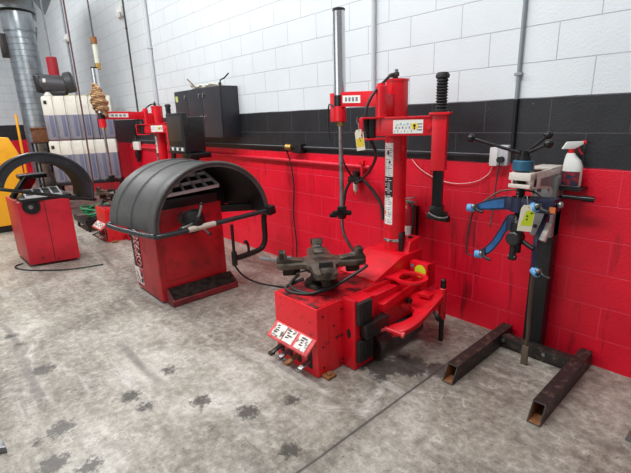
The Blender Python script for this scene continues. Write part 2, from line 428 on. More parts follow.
    b.beam(piv+V((0,0,1.60)),(-1.88,-.36,1.60),.06,.14,RED); b.build('pivot_post', root)
    # swing-arm bracket (open C channel)
    e = piv+V((-.085,-.105,0)); u = (e-piv).normalized()
    b = mb()
    b.beam(piv-u*.07+V((0,0,1.52)), e+V((0,0,1.52)), .11, .012, RED); b.beam(piv-u*.03+V((0,0,1.385)), e+V((0,0,1.385)), .11, .012, RED)
    b.beam(e+V((0,0,1.39)), e+V((0,0,1.52)), .11, .012, RED, up=u); b.build('arm_bracket', root)
    b = mb(); b.cyl(e-u*.07+V((0,0,1.39)), e-u*.07+V((0,0,1.515)), .03, BLACK); b.build('bracket_pin', root)
    # swing arm with its label, sleeve, hexagon bar, head, gaiter
    A = V(arm_end); a = piv+V((0,0,1.462)); c = V((A.x,A.y,1.462)); d = (c-a).normalized(); side = V((d.y,-d.x,0))
    if side.dot(V((0,-2.8,0))-piv) < 0: side = -side
    b = mb(); b.beam(a-d*.035, c, .07, .118, RED, .006); b.beam(a-d*.03+V((0,0,.056)), c+V((0,0,.056)), .085, .012, RED); arm = b.build('swing_arm', root)
    f = a+side*.036
    b = mb(); n0 = .16; w0 = .55
    L0 = (c-a).length
    def patch(b, t0, t1, z0, z1, off, m):
        p = f+d*(t0*L0)+side*off; q = f+d*(t1*L0)+side*off
        b.prism([(p.x,p.y,1.462+z0),(q.x,q.y,1.462+z0),(q.x,q.y,1.462+z1),(p.x,p.y,1.462+z1)], side*.0008, m)
    patch(b,.24,.74,-.044,.040,0,STICK)
    for k in range(16):
        t0 = .26+.019*k; z0 = -.036+.022*((k*7)%3); patch(b,t0,t0+.010+.010*(k%3),z0,z0+.008+.006*(k%2),.001,(GREYINK,GREYINK,mat('teal_print',(150,190,190),.6))[k%3])
    for k in range(3): patch(b,.645,.725,-.026+.018*k,-.019+.018*k,.001,GREYINK)
    p = f+d*(.60*L0)+side*.001; b.cyl((p.x,p.y,1.462),(p.x+side.x*.001,p.y+side.y*.001,1.462),.022,YELST); b.cyl((p.x,p.y,1.466),(p.x+side.x*.0016,p.y+side.y*.0016,1.466),.009,INK); b.cyl((p.x,p.y,1.450),(p.x+side.x*.0018,p.y+side.y*.0018,1.450),.006,INK)
    b.build('instruction_label', arm)
    b = mb(); p = f+d*(.84*L0); b.cyl((p.x,p.y,1.455),(p.x+side.x*.012,p.y+side.y*.012,1.455),.014,RED); b.build('bolt', arm)
    yaw = math.atan2(d.y,d.x); R = rotz(yaw)
    b = mb(); b.box((A.x,A.y,1.357),(.088,.088,.346),RED,R,.006); b.box((A.x,A.y,1.534),(.125,.125,.016),RED,R,.004); slv = b.build('sleeve', root)
    b = mb(); b.cyl((A.x,A.y,.935),(A.x,A.y,1.20),.036,BLKGL,n=6); b.build('hexagon_bar', root)
    b = mb(); b.lathe([(.0,0),(.05,0),(.05,.012)]+[(.028+.009*((k+1)%2), .014+.0085*k) for k in range(21)]+[(.03,.195),(.040,.2),(.042,.215),(.032,.232),(0,.236)], (A.x,A.y,1.542), (0,0,1), RUBBER, 28); b.build('gaiter', root)
    hz = .87
    def HP(x, y, z): return R@V((x,y,0))+V((A.x,A.y,hz+z))
    b = mb(); b.box(HP(0,0,.055),(.085,.085,.06),BLKGL,R,.01)
    b.prism([HP(-.055,-.05,.0),HP(.03,-.05,-.010),HP(.075,-.035,-.02),HP(.09,0,-.022),HP(.075,.035,-.02),HP(.03,.05,-.010),HP(-.055,.05,0)],(0,0,.04),BLKGL,.008)
    b.prism([HP(.02,-.035,.03),HP(.07,-.028,.008),HP(.07,.028,.008),HP(.02,.035,.03)],(0,0,.032),BLKGL,.006)
    b.tube([HP(-.045,-.052,.045),HP(.0,-.056,.02),HP(.05,-.05,.012),HP(.075,-.03,.016)],.006,STEEL); b.build('mount_head', root)
    # helper arm with pneumatic cylinder
    H = V(helper); h0 = piv+V((0,0,1.64)); h1 = V((H.x,H.y,1.655)); hd = (h1-h0).normalized(); hs = V((hd.y,-hd.x,0))
    if hs.dot(V((0,-2.8,0))-piv) < 0: hs = -hs
    b = mb(); b.beam(h0, h1-hd*.02, .05, .10, RED, .005); ha = b.build('helper_arm', root)
    b = mb(); LL = (h1-h0).length
    p = h0+hd*LL*.42+hs*.0255; q = h0+hd*LL*.86+hs*.0255
    b.prism([p+V((0,0,-.025)),q+V((0,0,-.025)),q+V((0,0,.025)),p+V((0,0,.025))], hs*.0008, STICK)
    for k in range(4):
        r = p.lerp(q,.14+.2*k)+hs*.001; s_ = p.lerp(q,.26+.2*k)+hs*.001
        b.prism([r+V((0,0,-.014)),s_+V((0,0,-.014)),s_+V((0,0,.014)),r+V((0,0,.012))], hs*.0008, GREYINK)
    b.build('arm_label', ha)
    b = mb(); b.cyl((H.x,H.y,1.665),(H.x,H.y,2.235),.042,CHROME,n=36); cylo = b.build('air_cylinder', root)
    b = mb(); b.cyl((H.x,H.y,2.23),(H.x,H.y,2.25),.044,BLACK,n=36,bev=.004); b.build('end_cap', cylo)
    b = mb(); b.cyl((H.x,H.y,1.61),(H.x,H.y,1.685),.045,BLKGL,n=36,bev=.004); b.build('cylinder_collar', cylo)
    b = mb(); b.cyl((H.x,H.y,1.50),(H.x,H.y,1.612),.042,RED,n=36,bev=.004); b.beam((H.x-.04,H.y-.01,1.60),(H.x-.075,H.y-.02,1.60),.03,.20,RED); b.build('cylinder_mount', root)
    b = mb(); b.cyl((H.x,H.y,1.47),(H.x,H.y,1.5),.024,BRASS,n=6); b.build('nut', cylo)
    b = mb(); b.cyl((H.x,H.y,.84),(H.x,H.y,1.48),.017,STEEL); b.build('piston_rod', root)
    b = mb(); b.box((H.x,H.y,.845),(.075,.06,.05),BLKGL,rotz(.8),.012); b.box((H.x,H.y,.818),(.15,.05,.034),BLKGL,rotz(.75),.012); b.box((H.x-.05,H.y-.045,.80),(.06,.06,.03),BLKGL,rotz(.75),.01); b.cyl((H.x,H.y,.775),(H.x,H.y,.81),.03,BLKGL,r2=.04); b.build('press_head', root)
    b = mb(); b.tube([(H.x-.03,H.y-.03,1.6),(H.x-.085,H.y-.03,1.62),(H.x-.10,H.y-.03,1.5),(H.x-.095,H.y-.03,1.42),(H.x-.09,H.y-.03,1.36)],.006,HOSE); b.build('air_tube', cylo)
    b = mb(); p0 = V((-1.9,-.4,1.79)); b.tube([p0,(-1.87,-.46,1.77),(-1.89,-.57,1.68),(-1.915,-.61,1.60),(-1.925,-.62,1.50),(-1.92,-.60,1.41)],.0095,HOSE); b.build('air_hose', root)
    # turntable
    tc = V((-1.97,-1.01,0))
    b = mb(); b.lathe([(0,0),(.12,0),(.11,.03),(.075,.05),(.07,.09),(.095,.12),(.1,.14),(0,.14)], tc+V((0,0,.458)), (0,0,1), GREASE, 32); b.build('turntable_base', root)
    zt = .60; th0 = math.radians(54)
    poly = []
    for k in range(4):
        th = th0+k*PI/2
        for da, r in ((-.66,.135),(-.46,.17),(-.33,.235),(-.24,.285),(-.16,.295),(.16,.295),(.24,.285),(.33,.235),(.46,.17),(.66,.135)):
            poly.append(tc+V((r*math.cos(th+da), r*math.sin(th+da), zt)))
    b = mb(); b.prism(poly, (0,0,.034), mat('worn_turntable_steel',(104,92,80),.42,.5,c2=(44,38,34),scale=14,lo=.42,hi=.68,bump=.15,bscale=50), .005); b.cyl(tc+V((0,0,zt-.03)),tc+V((0,0,zt)),.11,GREASE); b.cyl(tc+V((0,0,zt+.03)),tc+V((0,0,zt+.036)),.05,GREASE); tt = b.build('turntable', root)
    for k in range(4):
        th = th0+k*PI/2; R2 = rotz(th)
        b = mb()
        def P(x,y,z): return R2@V((x,y,0))+tc+V((0,0,zt+z))
        b.prism([P(.12,-.035,.03),P(.29,-.035,.03),P(.295,-.035,.045),P(.255,-.035,.10),P(.235,-.035,.105),P(.22,-.035,.06),P(.12,-.035,.045)], R2@V((0,.07,0)), MATS['worn_turntable_steel'], .004)
        b.box(P(.26,0,.085),(.03,.085,.04),DKSTEEL,R2,.006)
        b.box(P(.22,0,.062),(.05,.04,.012),STEEL,R2,.003); b.build('clamp_jaw', tt)
        b = mb(); b.box(P(.21,0,-.03),(.09,.05,.055),GREASE,R2,.008); b.build('jaw_slide', tt)
    b = mb(); b.beam(tc+V((-.22,-.09,.585)), tc+V((-.42,-.20,.60)), .02, .02, STEEL); b.build('jaw_lever', tt)
    b = mb(); b.tube([tc+V((-.08,-.12,.57)),tc+V((-.20,-.16,.53)),tc+V((-.22,-.05,.50)),tc+V((-.12,.02,.53))],.009,HOSE)
    b.tube([tc+V((-.05,-.15,.56)),tc+V((-.06,-.22,.50)),tc+V((.05,-.20,.475)),tc+V((.15,-.1,.49)),tc+V((.26,.12,.60)),tc+V((.25,.16,.61))],.01,HOSE)
    b.tube([tc+V((-.02,-.14,.53)),tc+V((-.10,-.22,.48)),tc+V((-.02,-.24,.468)),tc+V((.1,-.17,.475)),tc+V((.18,-.02,.52))],.011,HOSE); b.build('hose', tt)
    # bead breaker block with pads
    b = mb(); b.bx(-1.70,-1.605,-1.085,-.90,.006,.455,RED,.006); b.bx(-1.705,-1.60,-1.09,-1.06,.006,.47,RED,.004); b.bx(-1.70,-1.63,-.90,-.45,.17,.43,RED,.006)
    bb = b.build('bead_breaker_block', root)
    b = mb(); b.prism([(-1.648+.017*math.cos(2*PI*k/24),-1.0905,.245+.032*math.sin(2*PI*k/24)) for k in range(24)], (0,-.0015,0), HOODIN)
    b.build('slot_hole', bb)
    for z0, z1, y0, y1 in ((.31,.455,-1.075,-.95),(.055,.20,-1.075,-.94)):
        b = mb(); b.bx(-1.605,-1.575,y0,y1,z0,z1,RUBBER,.008)
        for k in range(4): b.bx(-1.577,-1.571,y0+.02+.026*k,y0+.034+.026*k,z0+.015,z1-.015,RUBBER,.002)
        b.build('rubber_pad', bb)
    b = mb(); b.bx(-1.605,-1.545,-1.04,-.82,.215,.31,BLACK,.006)
    for y in (-1.0,-.87): b.cyl((-1.545,y,.262),(-1.541,y,.262),.012,HOODIN)
    b.build('stop_bracket', bb)
    # bead breaker arm, blade, link, rest post
    b = mb()
    top = [(-1.555,-.83,.238),(-1.505,-.735,.25),(-1.49,-.66,.262),(-1.52,-.59,.275),(-1.58,-.565,.285),(-1.63,-.60,.288),(-1.65,-.50,.315),(-1.60,-.42,.335),(-1.46,-.37,.375),(-1.40,-.44,.365),(-1.40,-.56,.325),(-1.405,-.70,.27),(-1.44,-.80,.235),(-1.50,-.85,.22)]
    b.prism(top, (0,0,-.04), RED, .004)
    b.tube([(-1.405,-.44,.362),(-1.402,-.56,.322),(-1.408,-.70,.267),(-1.44,-.80,.233),(-1.50,-.85,.219)],.009,RED,n=8)
    b.bx(-1.56,-1.47,-.50,-.42,.335,.36,RED,.006)
    ba = b.build('bead_breaker_arm', root)
    b = mb(); b.cyl((-1.60,-.54,.285),(-1.60,-.54,.315),.022,DKSTEEL,n=20); b.build('pivot_bolt', ba)
    b = mb(); b.beam((-1.615,-.84,.345),(-1.66,-.42,.37),.07,.06,RED,.006); b.build('ram_housing', root)
    b = mb(); b.cyl((-1.63,-.90,.085),(-1.63,-.42,.085),.078,mat('grey_cylinder_shell',(86,84,82),.5,.3,c2=(52,48,46),scale=12,lo=.4,hi=.7),n=32,bev=.008); b.cyl((-1.63,-.91,.087),(-1.63,-.895,.087),.085,BLACK,n=32); b.build('ram_cylinder', root)
    b = mb(); b.cyl((-1.565,-.87,.235),(-1.44,-.83,.215),.016,RED); b.cyl((-1.44,-.83,.215),(-1.425,-.826,.2125),.02,PINK); b.beam((-1.60,-1.0,.225),(-1.535,-.86,.235),.022,.02,PINK); b.build('blade_link', root)
    b = mb(); b.cyl((-1.41,-.52,.27),(-1.36,-.56,.265),.014,STEEL); b.cyl((-1.36,-.56,.265),(-1.345,-.57,.263),.02,DKSTEEL); b.build('adjusting_knob', ba)
    b = mb(); b.cyl((-1.435,-.385,0),(-1.435,-.385,.40),.017,BLACK); rp = b.build('rest_post', root)
    b = mb(); b.cyl((-1.435,-.385,.17),(-1.435,-.385,.395),.026,RED,bev=.003); b.build('post_sleeve', rp)
    b = mb(); b.cyl((-1.435,-.385,.395),(-1.435,-.385,.44),.019,BLKGL); b.ball((-1.435,-.385,.445),.017,BLKGL); b.build('post_knob', rp)
    # tool ring and valve box
    b = mb(); n = 40; vs = []; rc = V((-1.583,-.548,.465))
    for r in (.083,.112):
        for z in (0,.016):
            vs += [rc+V((r*math.cos(2*PI*k/n), r*math.sin(2*PI*k/n), z)) for k in range(n)]
    fs = []
    for k in range(n):
        k2 = (k+1)%n
        fs += [[k,k2,n+k2,n+k],[2*n+k,2*n+k2,3*n+k2,3*n+k],[n+k,n+k2,3*n+k2,3*n+k],[k,k2,2*n+k2,2*n+k]]
    b.add(vs, fs, RED); b.prism([(-1.655,-.45,.465),(-1.665,-.53,.465),(-1.64,-.635,.465),(-1.735,-.66,.465),(-1.735,-.45,.465)], (0,0,.014), RED); b.bx(-1.73,-1.69,-.64,-.47,.43,.466,RED,.003); b.build('grease_pot_ring', root)
    b = mb(); b.bx(-1.70,-1.555,-.40,-.345,.36,.535,RED,.005); b.bx(-1.565,-1.555,-.40,-.30,.365,.53,RED,.004); vb = b.build('valve_box', root)
    b = mb(); b.cyl((-1.612,-.4005,.475),(-1.612,-.4015,.475),.045,LIME,n=32); b.bx(-1.69,-1.665,-.402,-.4005,.49,.515,GREYINK,0); b.build('sticker', vb)
    return root

T1 = tire_changer(0, 0, 'red tire changer in the foreground with turntable and tall chrome air cylinder', (-2.272,-.5,0), (-1.515,-.38,0))
T2 = tire_changer(-4.28, .11, 'red tire changer in the far corner, partly hidden behind the grey-hooded balancer', (-1.93,-1.08,0), (-1.53,-.34,0))

# ------------------------------------------------------------------ hooded wheel balancers
def hood(root, M, xf, xb, yc0, ryf, ryb, zb, rzf, rzb, m, closed, pale, rim=.03, a0=0., a1=PI, e=2/2.1):
    """arched wheel cover; front rim at xf, rear rim at xb"""
    n = 40
    def pt(u, k, inset=0.):
        x = xf+(xb-xf)*u; ry = ryf+(ryb-ryf)*u-inset; rz = rzf+(rzb-rzf)*u-inset
        yc = yc0-(ryb-ryf)*u
        a = a0+(a1-a0)*k/n; cx = math.cos(a); sz = math.sin(a)
        return V((x, yc+ry*math.copysign(abs(cx)**e,cx), zb+rz*abs(sz)**e))
    us = [0,.02,.06,.10,.14,.16,.30,.49,.50,.515,.53,.70,.81,.82,.835,.85,.97,1.]
    off = [0,.0,-.004,-.004,0,.012,.012,.012,0,0,.012,.012,.012,0,0,.012,.012,.012]
    b = B(M); vs = []; fs = []
    for u, o in zip(us, off): vs += [pt(u, k, o) for k in range(n+1)]
    w = n+1
    for i in range(len(us)-1):
        for k in range(n): fs.append([i*w+k,i*w+k+1,(i+1)*w+k+1,(i+1)*w+k])
    b.add(vs, fs, m)
    vs2 = []; fs2 = []
    for u in (1.,.5,0.): vs2 += [pt(u, k, rim) for k in range(n+1)]
    for i in range(2):
        for k in range(n): fs2.append([i*w+k,i*w+k+1,(i+1)*w+k+1,(i+1)*w+k])
    b.add(vs2, fs2, HOODIN)
    for u in (0.,1.):                                             # rims
        vs3 = [pt(u,k,0 if u == 0 else .012) for k in range(n+1)]+[pt(u,k,rim) for k in range(n+1)]
        b.add(vs3, [[k,k+1,w+k+1,w+k] for k in range(n)], m)
    if closed:
        c = [pt(.985,k,rim*.5) for k in range(n+1)]
        b.add(c, [list(range(n+1))], HOODIN)
    ho = b.build('hood', root, 50)
    b = B(M); b.tube([pt(0.01,k,-.002) for k in range(n+1)], .016, m if closed else HOODB, n=10, smooth=False); b.build('rim_edge', ho)
    # handle bar along the lower edge
    f0 = pt(0,n); r0 = pt(1,n); g0 = pt(0,0)
    if f0.y > g0.y: f0, g0, r0 = g0, f0, pt(1,0)
    return ho, f0, g0, r0

def wheel_balancer_big():
    root = thing('wheel_balancer', 'red wheel balancer with grey arched hood, screen and weight tray, second machine from the left', 'wheel balancer', (-3.7,-1.2,0))
    b = B(); b.bx(-4.06,-3.47,-1.52,-.87,.02,.83,REDB,.012)
    body = b.build('body', root)
    b = B(); b.bx(-3.476,-3.464,-1.46,-.93,.20,.80,REDB,.004); b.build('side_panel', body)
    b = B(); b.cyl((-3.56,-1.521,.71),(-3.56,-1.526,.71),.012,HOODIN); b.build('screw', body)
    # black striped badge panel with lettering on the front face
    b = B(); b.bx(-4.058,-3.995,-1.5235,-1.519,.40,.80,INK,0)
    for k in range(7): b.bx(-4.058,-3.995,-1.5235,-1.519,.235+.024*k,.249+.024*k,INK,0)
    b.build('stripe_panel', body)
    b = B(); b.bx(-3.995,-3.86,-1.5236,-1.519,.245,.80,INK,0); b.build('letter_ground', body)
    R = Matrix(((0,-1,0),(0,0,-1),(.52,0,0)))      # text runs upward, faces -y
    text_mesh('GSP9200', .185, WHITE, R, (-3.860,-1.5262,.25), 'lettering', body)
    R = Matrix(((0,-1,0),(0,0,-1),(.515,0,0)))
    text_mesh('GSP9200', .165, mat('letter_red',(206,40,52),.45), R, (-3.867,-1.5290,.254), 'letter_face', body, .0006)
    b = B(); b.bx(-4.055,-3.875,-1.524,-1.519,.07,.225,WHITE,0)
    b.prism([(-3.96,-1.5256,.225),(-3.875,-1.5256,.225),(-3.875,-1.5256,.12)],(0,.001,0),REDB)
    b.prism([(-4.03,-1.526,.19),(-4.012,-1.526,.19),(-3.945,-1.526,.085),(-3.965,-1.526,.085)],(0,.001,0),REDB)
    b.prism([(-4.05,-1.526,.14),(-4.036,-1.526,.14),(-4.0,-1.526,.08),(-4.016,-1.526,.08)],(0,.001,0),REDB)
    for z in (.09,.15): b.bx(-3.925,-3.885,-1.5268,-1.5245,z,z+.04,INK,0)
    b.build('emblem', body)
    # weight-tray step at the foot
    b = B(); b.prism([(-3.47,-1.485,.005),(-3.335,-1.485,.005),(-3.335,-1.485,.055),(-3.455,-1.485,.135),(-3.47,-1.485,.135)], (0,.645,0), mat('step_red',(130,34,40),.5,c2=(70,30,32),scale=14,lo=.42,hi=.65), .004); stp = b.build('foot_step', root)
    b = B(); b.prism([(-3.346,-1.47,.065),(-3.45,-1.47,.134),(-3.45,-1.47,.142),(-3.34,-1.47,.07)], (0,.615,0), GREASE); b.build('step_mat', stp)
    # shaft, cone, wing nut
    ys, zs = -1.25, .735
    b = B(); b.lathe([(0,0),(.06,0),(.06,.1),(.045,.11),(.045,.2),(0,.2)], (-3.47,ys,zs), (1,0,0), STEEL, 32); sh = b.build('shaft', root)
    b = B(); b.lathe([(0,0),(.10,0),(.105,.02),(.085,.06),(.04,.075),(.04,.11),(.02,.12),(0,.12)], (-3.29,ys,zs), (1,0,0), BLACK, 36); hub = b.build('hub_nut', sh)
    for k in range(3):
        a = math.radians(70+120*k); d = V((0,math.cos(a),math.sin(a)))
        b = B(); c = V((-3.22,ys,zs)); b.tube([c+d*.03,c+d*.09+V((.02,0,0)),c+d*.15+V((.015,0,0))],.013,STEEL if k != 1 else STEEL); b.ball(c+d*.155+V((.015,0,0)),.017,DKSTEEL); b.build('nut_handle', hub)
    # black head and weight tray on top of the body
    b = B(); b.bx(-4.0,-3.46,-1.46,-.90,.825,.915,BLACK,.02); b.bx(-4.02,-3.86,-1.40,-.80,.92,1.06,BLACK,.02); head = b.build('head', root)
    b = B()
    tl = V((-3.80,-1.34,1.09)); tr = V((-3.76,-.92,1.11)); bl = V((-3.47,-1.43,.925)); brr = V((-3.47,-.88,.955))
    def TP(u, v): return tl.lerp(tr,u).lerp(bl.lerp(brr,u),v)
    tn = (tr-tl).cross(bl-tl).normalized(); tn = tn if tn.z > 0 else -tn
    b.prism([TP(0,0),TP(1,0),TP(1,1),TP(0,1)], tn*.008, HOODIN)
    for v in (0,.34,.67,1): b.beam(TP(0,v)+tn*.018,TP(1,v)+tn*.018,.016,.03,ALUM,.003)
    for u in (0,.2,.4,.6,.8,1): b.beam(TP(u,0)+tn*.018,TP(u,1)+tn*.018,.016,.03,ALUM,.003)
    b.build('weight_tray', root)
    # hood
    ho, f0, g0, r0 = hood(root, None, -3.21, -3.92, -1.068, .535, .60, .70, .50, .52, HOOD, True, None, e=1.)
    b = B(); r = .021
    b.tube([r0+V((0,.03,.0)), r0+V((.02,-.01,-.01)), r0.lerp(f0,.3)+V((0,-.015,-.02)), r0.lerp(f0,.7)+V((0,-.018,-.02)), f0+V((-.05,-.012,-.02)), f0+V((0,.025,-.02)), f0.lerp(g0,.18)+V((.02,0,-.015)), f0.lerp(g0,.5)+V((.02,0,0)), g0+V((.02,0,.02))], r, HOODB, n=12)
    bar = b.build('handle_bar', ho)
    b = B(); p = f0.lerp(g0,.24)+V((.02,0,-.011)); q = f0.lerp(g0,.47)+V((.02,0,-.001)); b.cyl(p,q,.0235,WORNW); w_ = b.build('worn_grip', bar); w_['label'] = 'worn pale section of the handle bar'
    b = B(); b.box(g0+V((.02,.01,.02)),(.085,.085,.085),BLACK,Matrix.Rotation(.2,3,'X'),.018); b.build('pivot_block', ho)
    b = B(); b.cyl((-3.47,g0.y+.0,g0.z+.01),(-3.2,g0.y,g0.z+.02),.025,BLACK); b.beam((-3.6,-.89,.74),(-3.45,-.52,.72),.07,.07,BLACK,.01); b.build('hood_mount', root)
    # caliper arm bent down beside the body
    b = B(); y1 = -.50; x = -3.33
    r_ = .027; b.tube([(x,y1+.02,.70),(x,y1,.60),(x,y1,.44),(x,y1-.02,.36),(x,y1-.08,.315),(x,-.78,.295),(x,-.865,.30)],r_,BLACK,n=12)
    cal = b.build('caliper_arm', root)
    b = B(); b.cyl((x,-.86,.24),(x,-.86,.62),.014,BLACK); b.cyl((x,-.86,.23),(x,-.86,.36),.026,BLACK); b.build('caliper_rod', cal)
    b = B(); b.tube([(x,-.70,.31),(x,-.70,.38),(x,-.72,.43),(x,-.745,.42)],.013,BLACK); b.build('hook', cal)
    # monitor
    b = B(); b.bx(-4.27,-3.90,-.95,-.90,1.235,1.62,BLACK,.012); b.prism([(-4.25,-.90,1.25),(-3.91,-.90,1.25),(-3.91,-.90,1.58),(-4.25,-.90,1.58)], (0,.17,0), BLACK, .01)
    mon = b.build('monitor', root)
    b = B(); b.bx(-4.235,-3.935,-.954,-.949,1.355,1.59,SCREEN,.002); b.build('screen', mon)
    b = B(); b.bx(-4.245,-3.925,-.955,-.949,1.262,1.30,GREYINK,0)
    for k in range(6): b.bx(-4.235+.052*k,-4.205+.052*k,-.958,-.954,1.267,1.295,STICK if k % 2 else INK,0)
    b.build('button_strip', mon)
    b = B(); b.bx(-4.06,-3.86,-.93,-.70,1.19,1.245,BLKGL,.015); b.cyl((-3.96,-.82,.9),(-3.96,-.82,1.22),.03,BLACK); b.build('monitor_stand', root)
wheel_balancer_big()

def wheel_balancer_old():
    root = thing('wheel_balancer', 'older red wheel balancer with glossy black raised hood, at the left edge', 'wheel balancer', (-5.95,-1.9,0))
    b = B(); b.prism([(-5.575,-2.17,.03),(-5.455,-1.68,.03),(-6.15,-1.66,.03),(-6.25,-2.19,.03)], (0,0,.72), mat('faded_crimson_paint',(214,30,52),.4,c2=(176,22,42),scale=3,lo=.4,hi=.7), .012)
    body = b.build('body', root)
    fx = V((-5.515,-1.925,0)); dn = V((.49,-.12,0)).normalized(); dt = V((.12,.49,0)).normalized()
    b = B(); c = V((-5.545,-2.045,.695)); b.cyl(c-dn*.01,c+dn*.02,.085,BLKGL,n=36); b.cyl(c,c+dn*.05,.05,DKSTEEL); b.cyl(c,c+dn*.07,.022,STEEL); b.build('hub', root)
    b = B(); p = fx+dn*.0; b.beam(p+V((0,0,.04)),p+V((0,0,.74)),.004,.006,HOODIN,0,up=dt); b.build('panel_seam', body)
    for t in (-.12,.03):
        b = B(); c = fx+dt*t+V((0,0,.10 if t < 0 else .06)); b.cyl(c,c+dn*.006,.009,HOODIN,n=10); b.build('screw', body)
    # weight tray
    b = B(); b.bx(-6.0,-5.50,-2.14,-1.64,.75,.785,BLACK,.01)
    b.prism([(-5.52,-2.08,.79),(-5.50,-1.74,.79),(-5.80,-1.72,.83),(-5.80,-2.06,.83)], (0,0,.012), HOODIN)
    for k in range(5):
        u = k/4; p = V((-5.52,-2.08,.80)).lerp(V((-5.50,-1.74,.80)),u); q = V((-5.80,-2.06,.84)).lerp(V((-5.80,-1.72,.84)),u); b.beam(p,q,.016,.03,ALUM,.003)
    b.beam((-5.52,-2.08,.80),(-5.50,-1.74,.80),.016,.03,ALUM,.003); b.beam((-5.80,-2.06,.84),(-5.80,-1.72,.84),.016,.03,ALUM,.003)
    b.build('weight_tray', root)
    b = B(); b.beam((-5.75,-2.18,.78),(-5.9,-1.98,1.0),.05,.05,BLACK,.01); b.beam((-5.95,-2.06,.80),(-6.02,-1.92,.98),.03,.14,RED2,.01); b.bx(-6.1,-5.86,-2.06,-1.78,.96,1.01,BLACK,.015); b.build('display_post', root)
    piv = V((-5.3,-1.487,.722))
    M = Matrix.Translation(piv) @ Matrix.Rotation(-math.radians(15.3),4,'X') @ Matrix.Translation(-piv)
    ho, f0, g0, r0 = hood(root, M, -5.27, -5.80, -1.94, .453, .44, .722, .425, .40, HOODB, False, None, rim=.08)
    b = B(M); b.tube([f0+V((-.3,-.0,0)),f0+V((-.03,-.0,0)),f0+V((.02,.05,0)),f0.lerp(g0,.5)+V((.03,0,0)),g0+V((.02,0,0)),g0+V((-.2,0,0))],.018,BLKGL,n=12); b.build('handle_bar', ho)
    b = B(); b.beam((-5.9,-1.70,.70),(-5.55,-1.53,.72),.06,.06,BLACK,.01); b.build('hood_mount', root)
wheel_balancer_old()

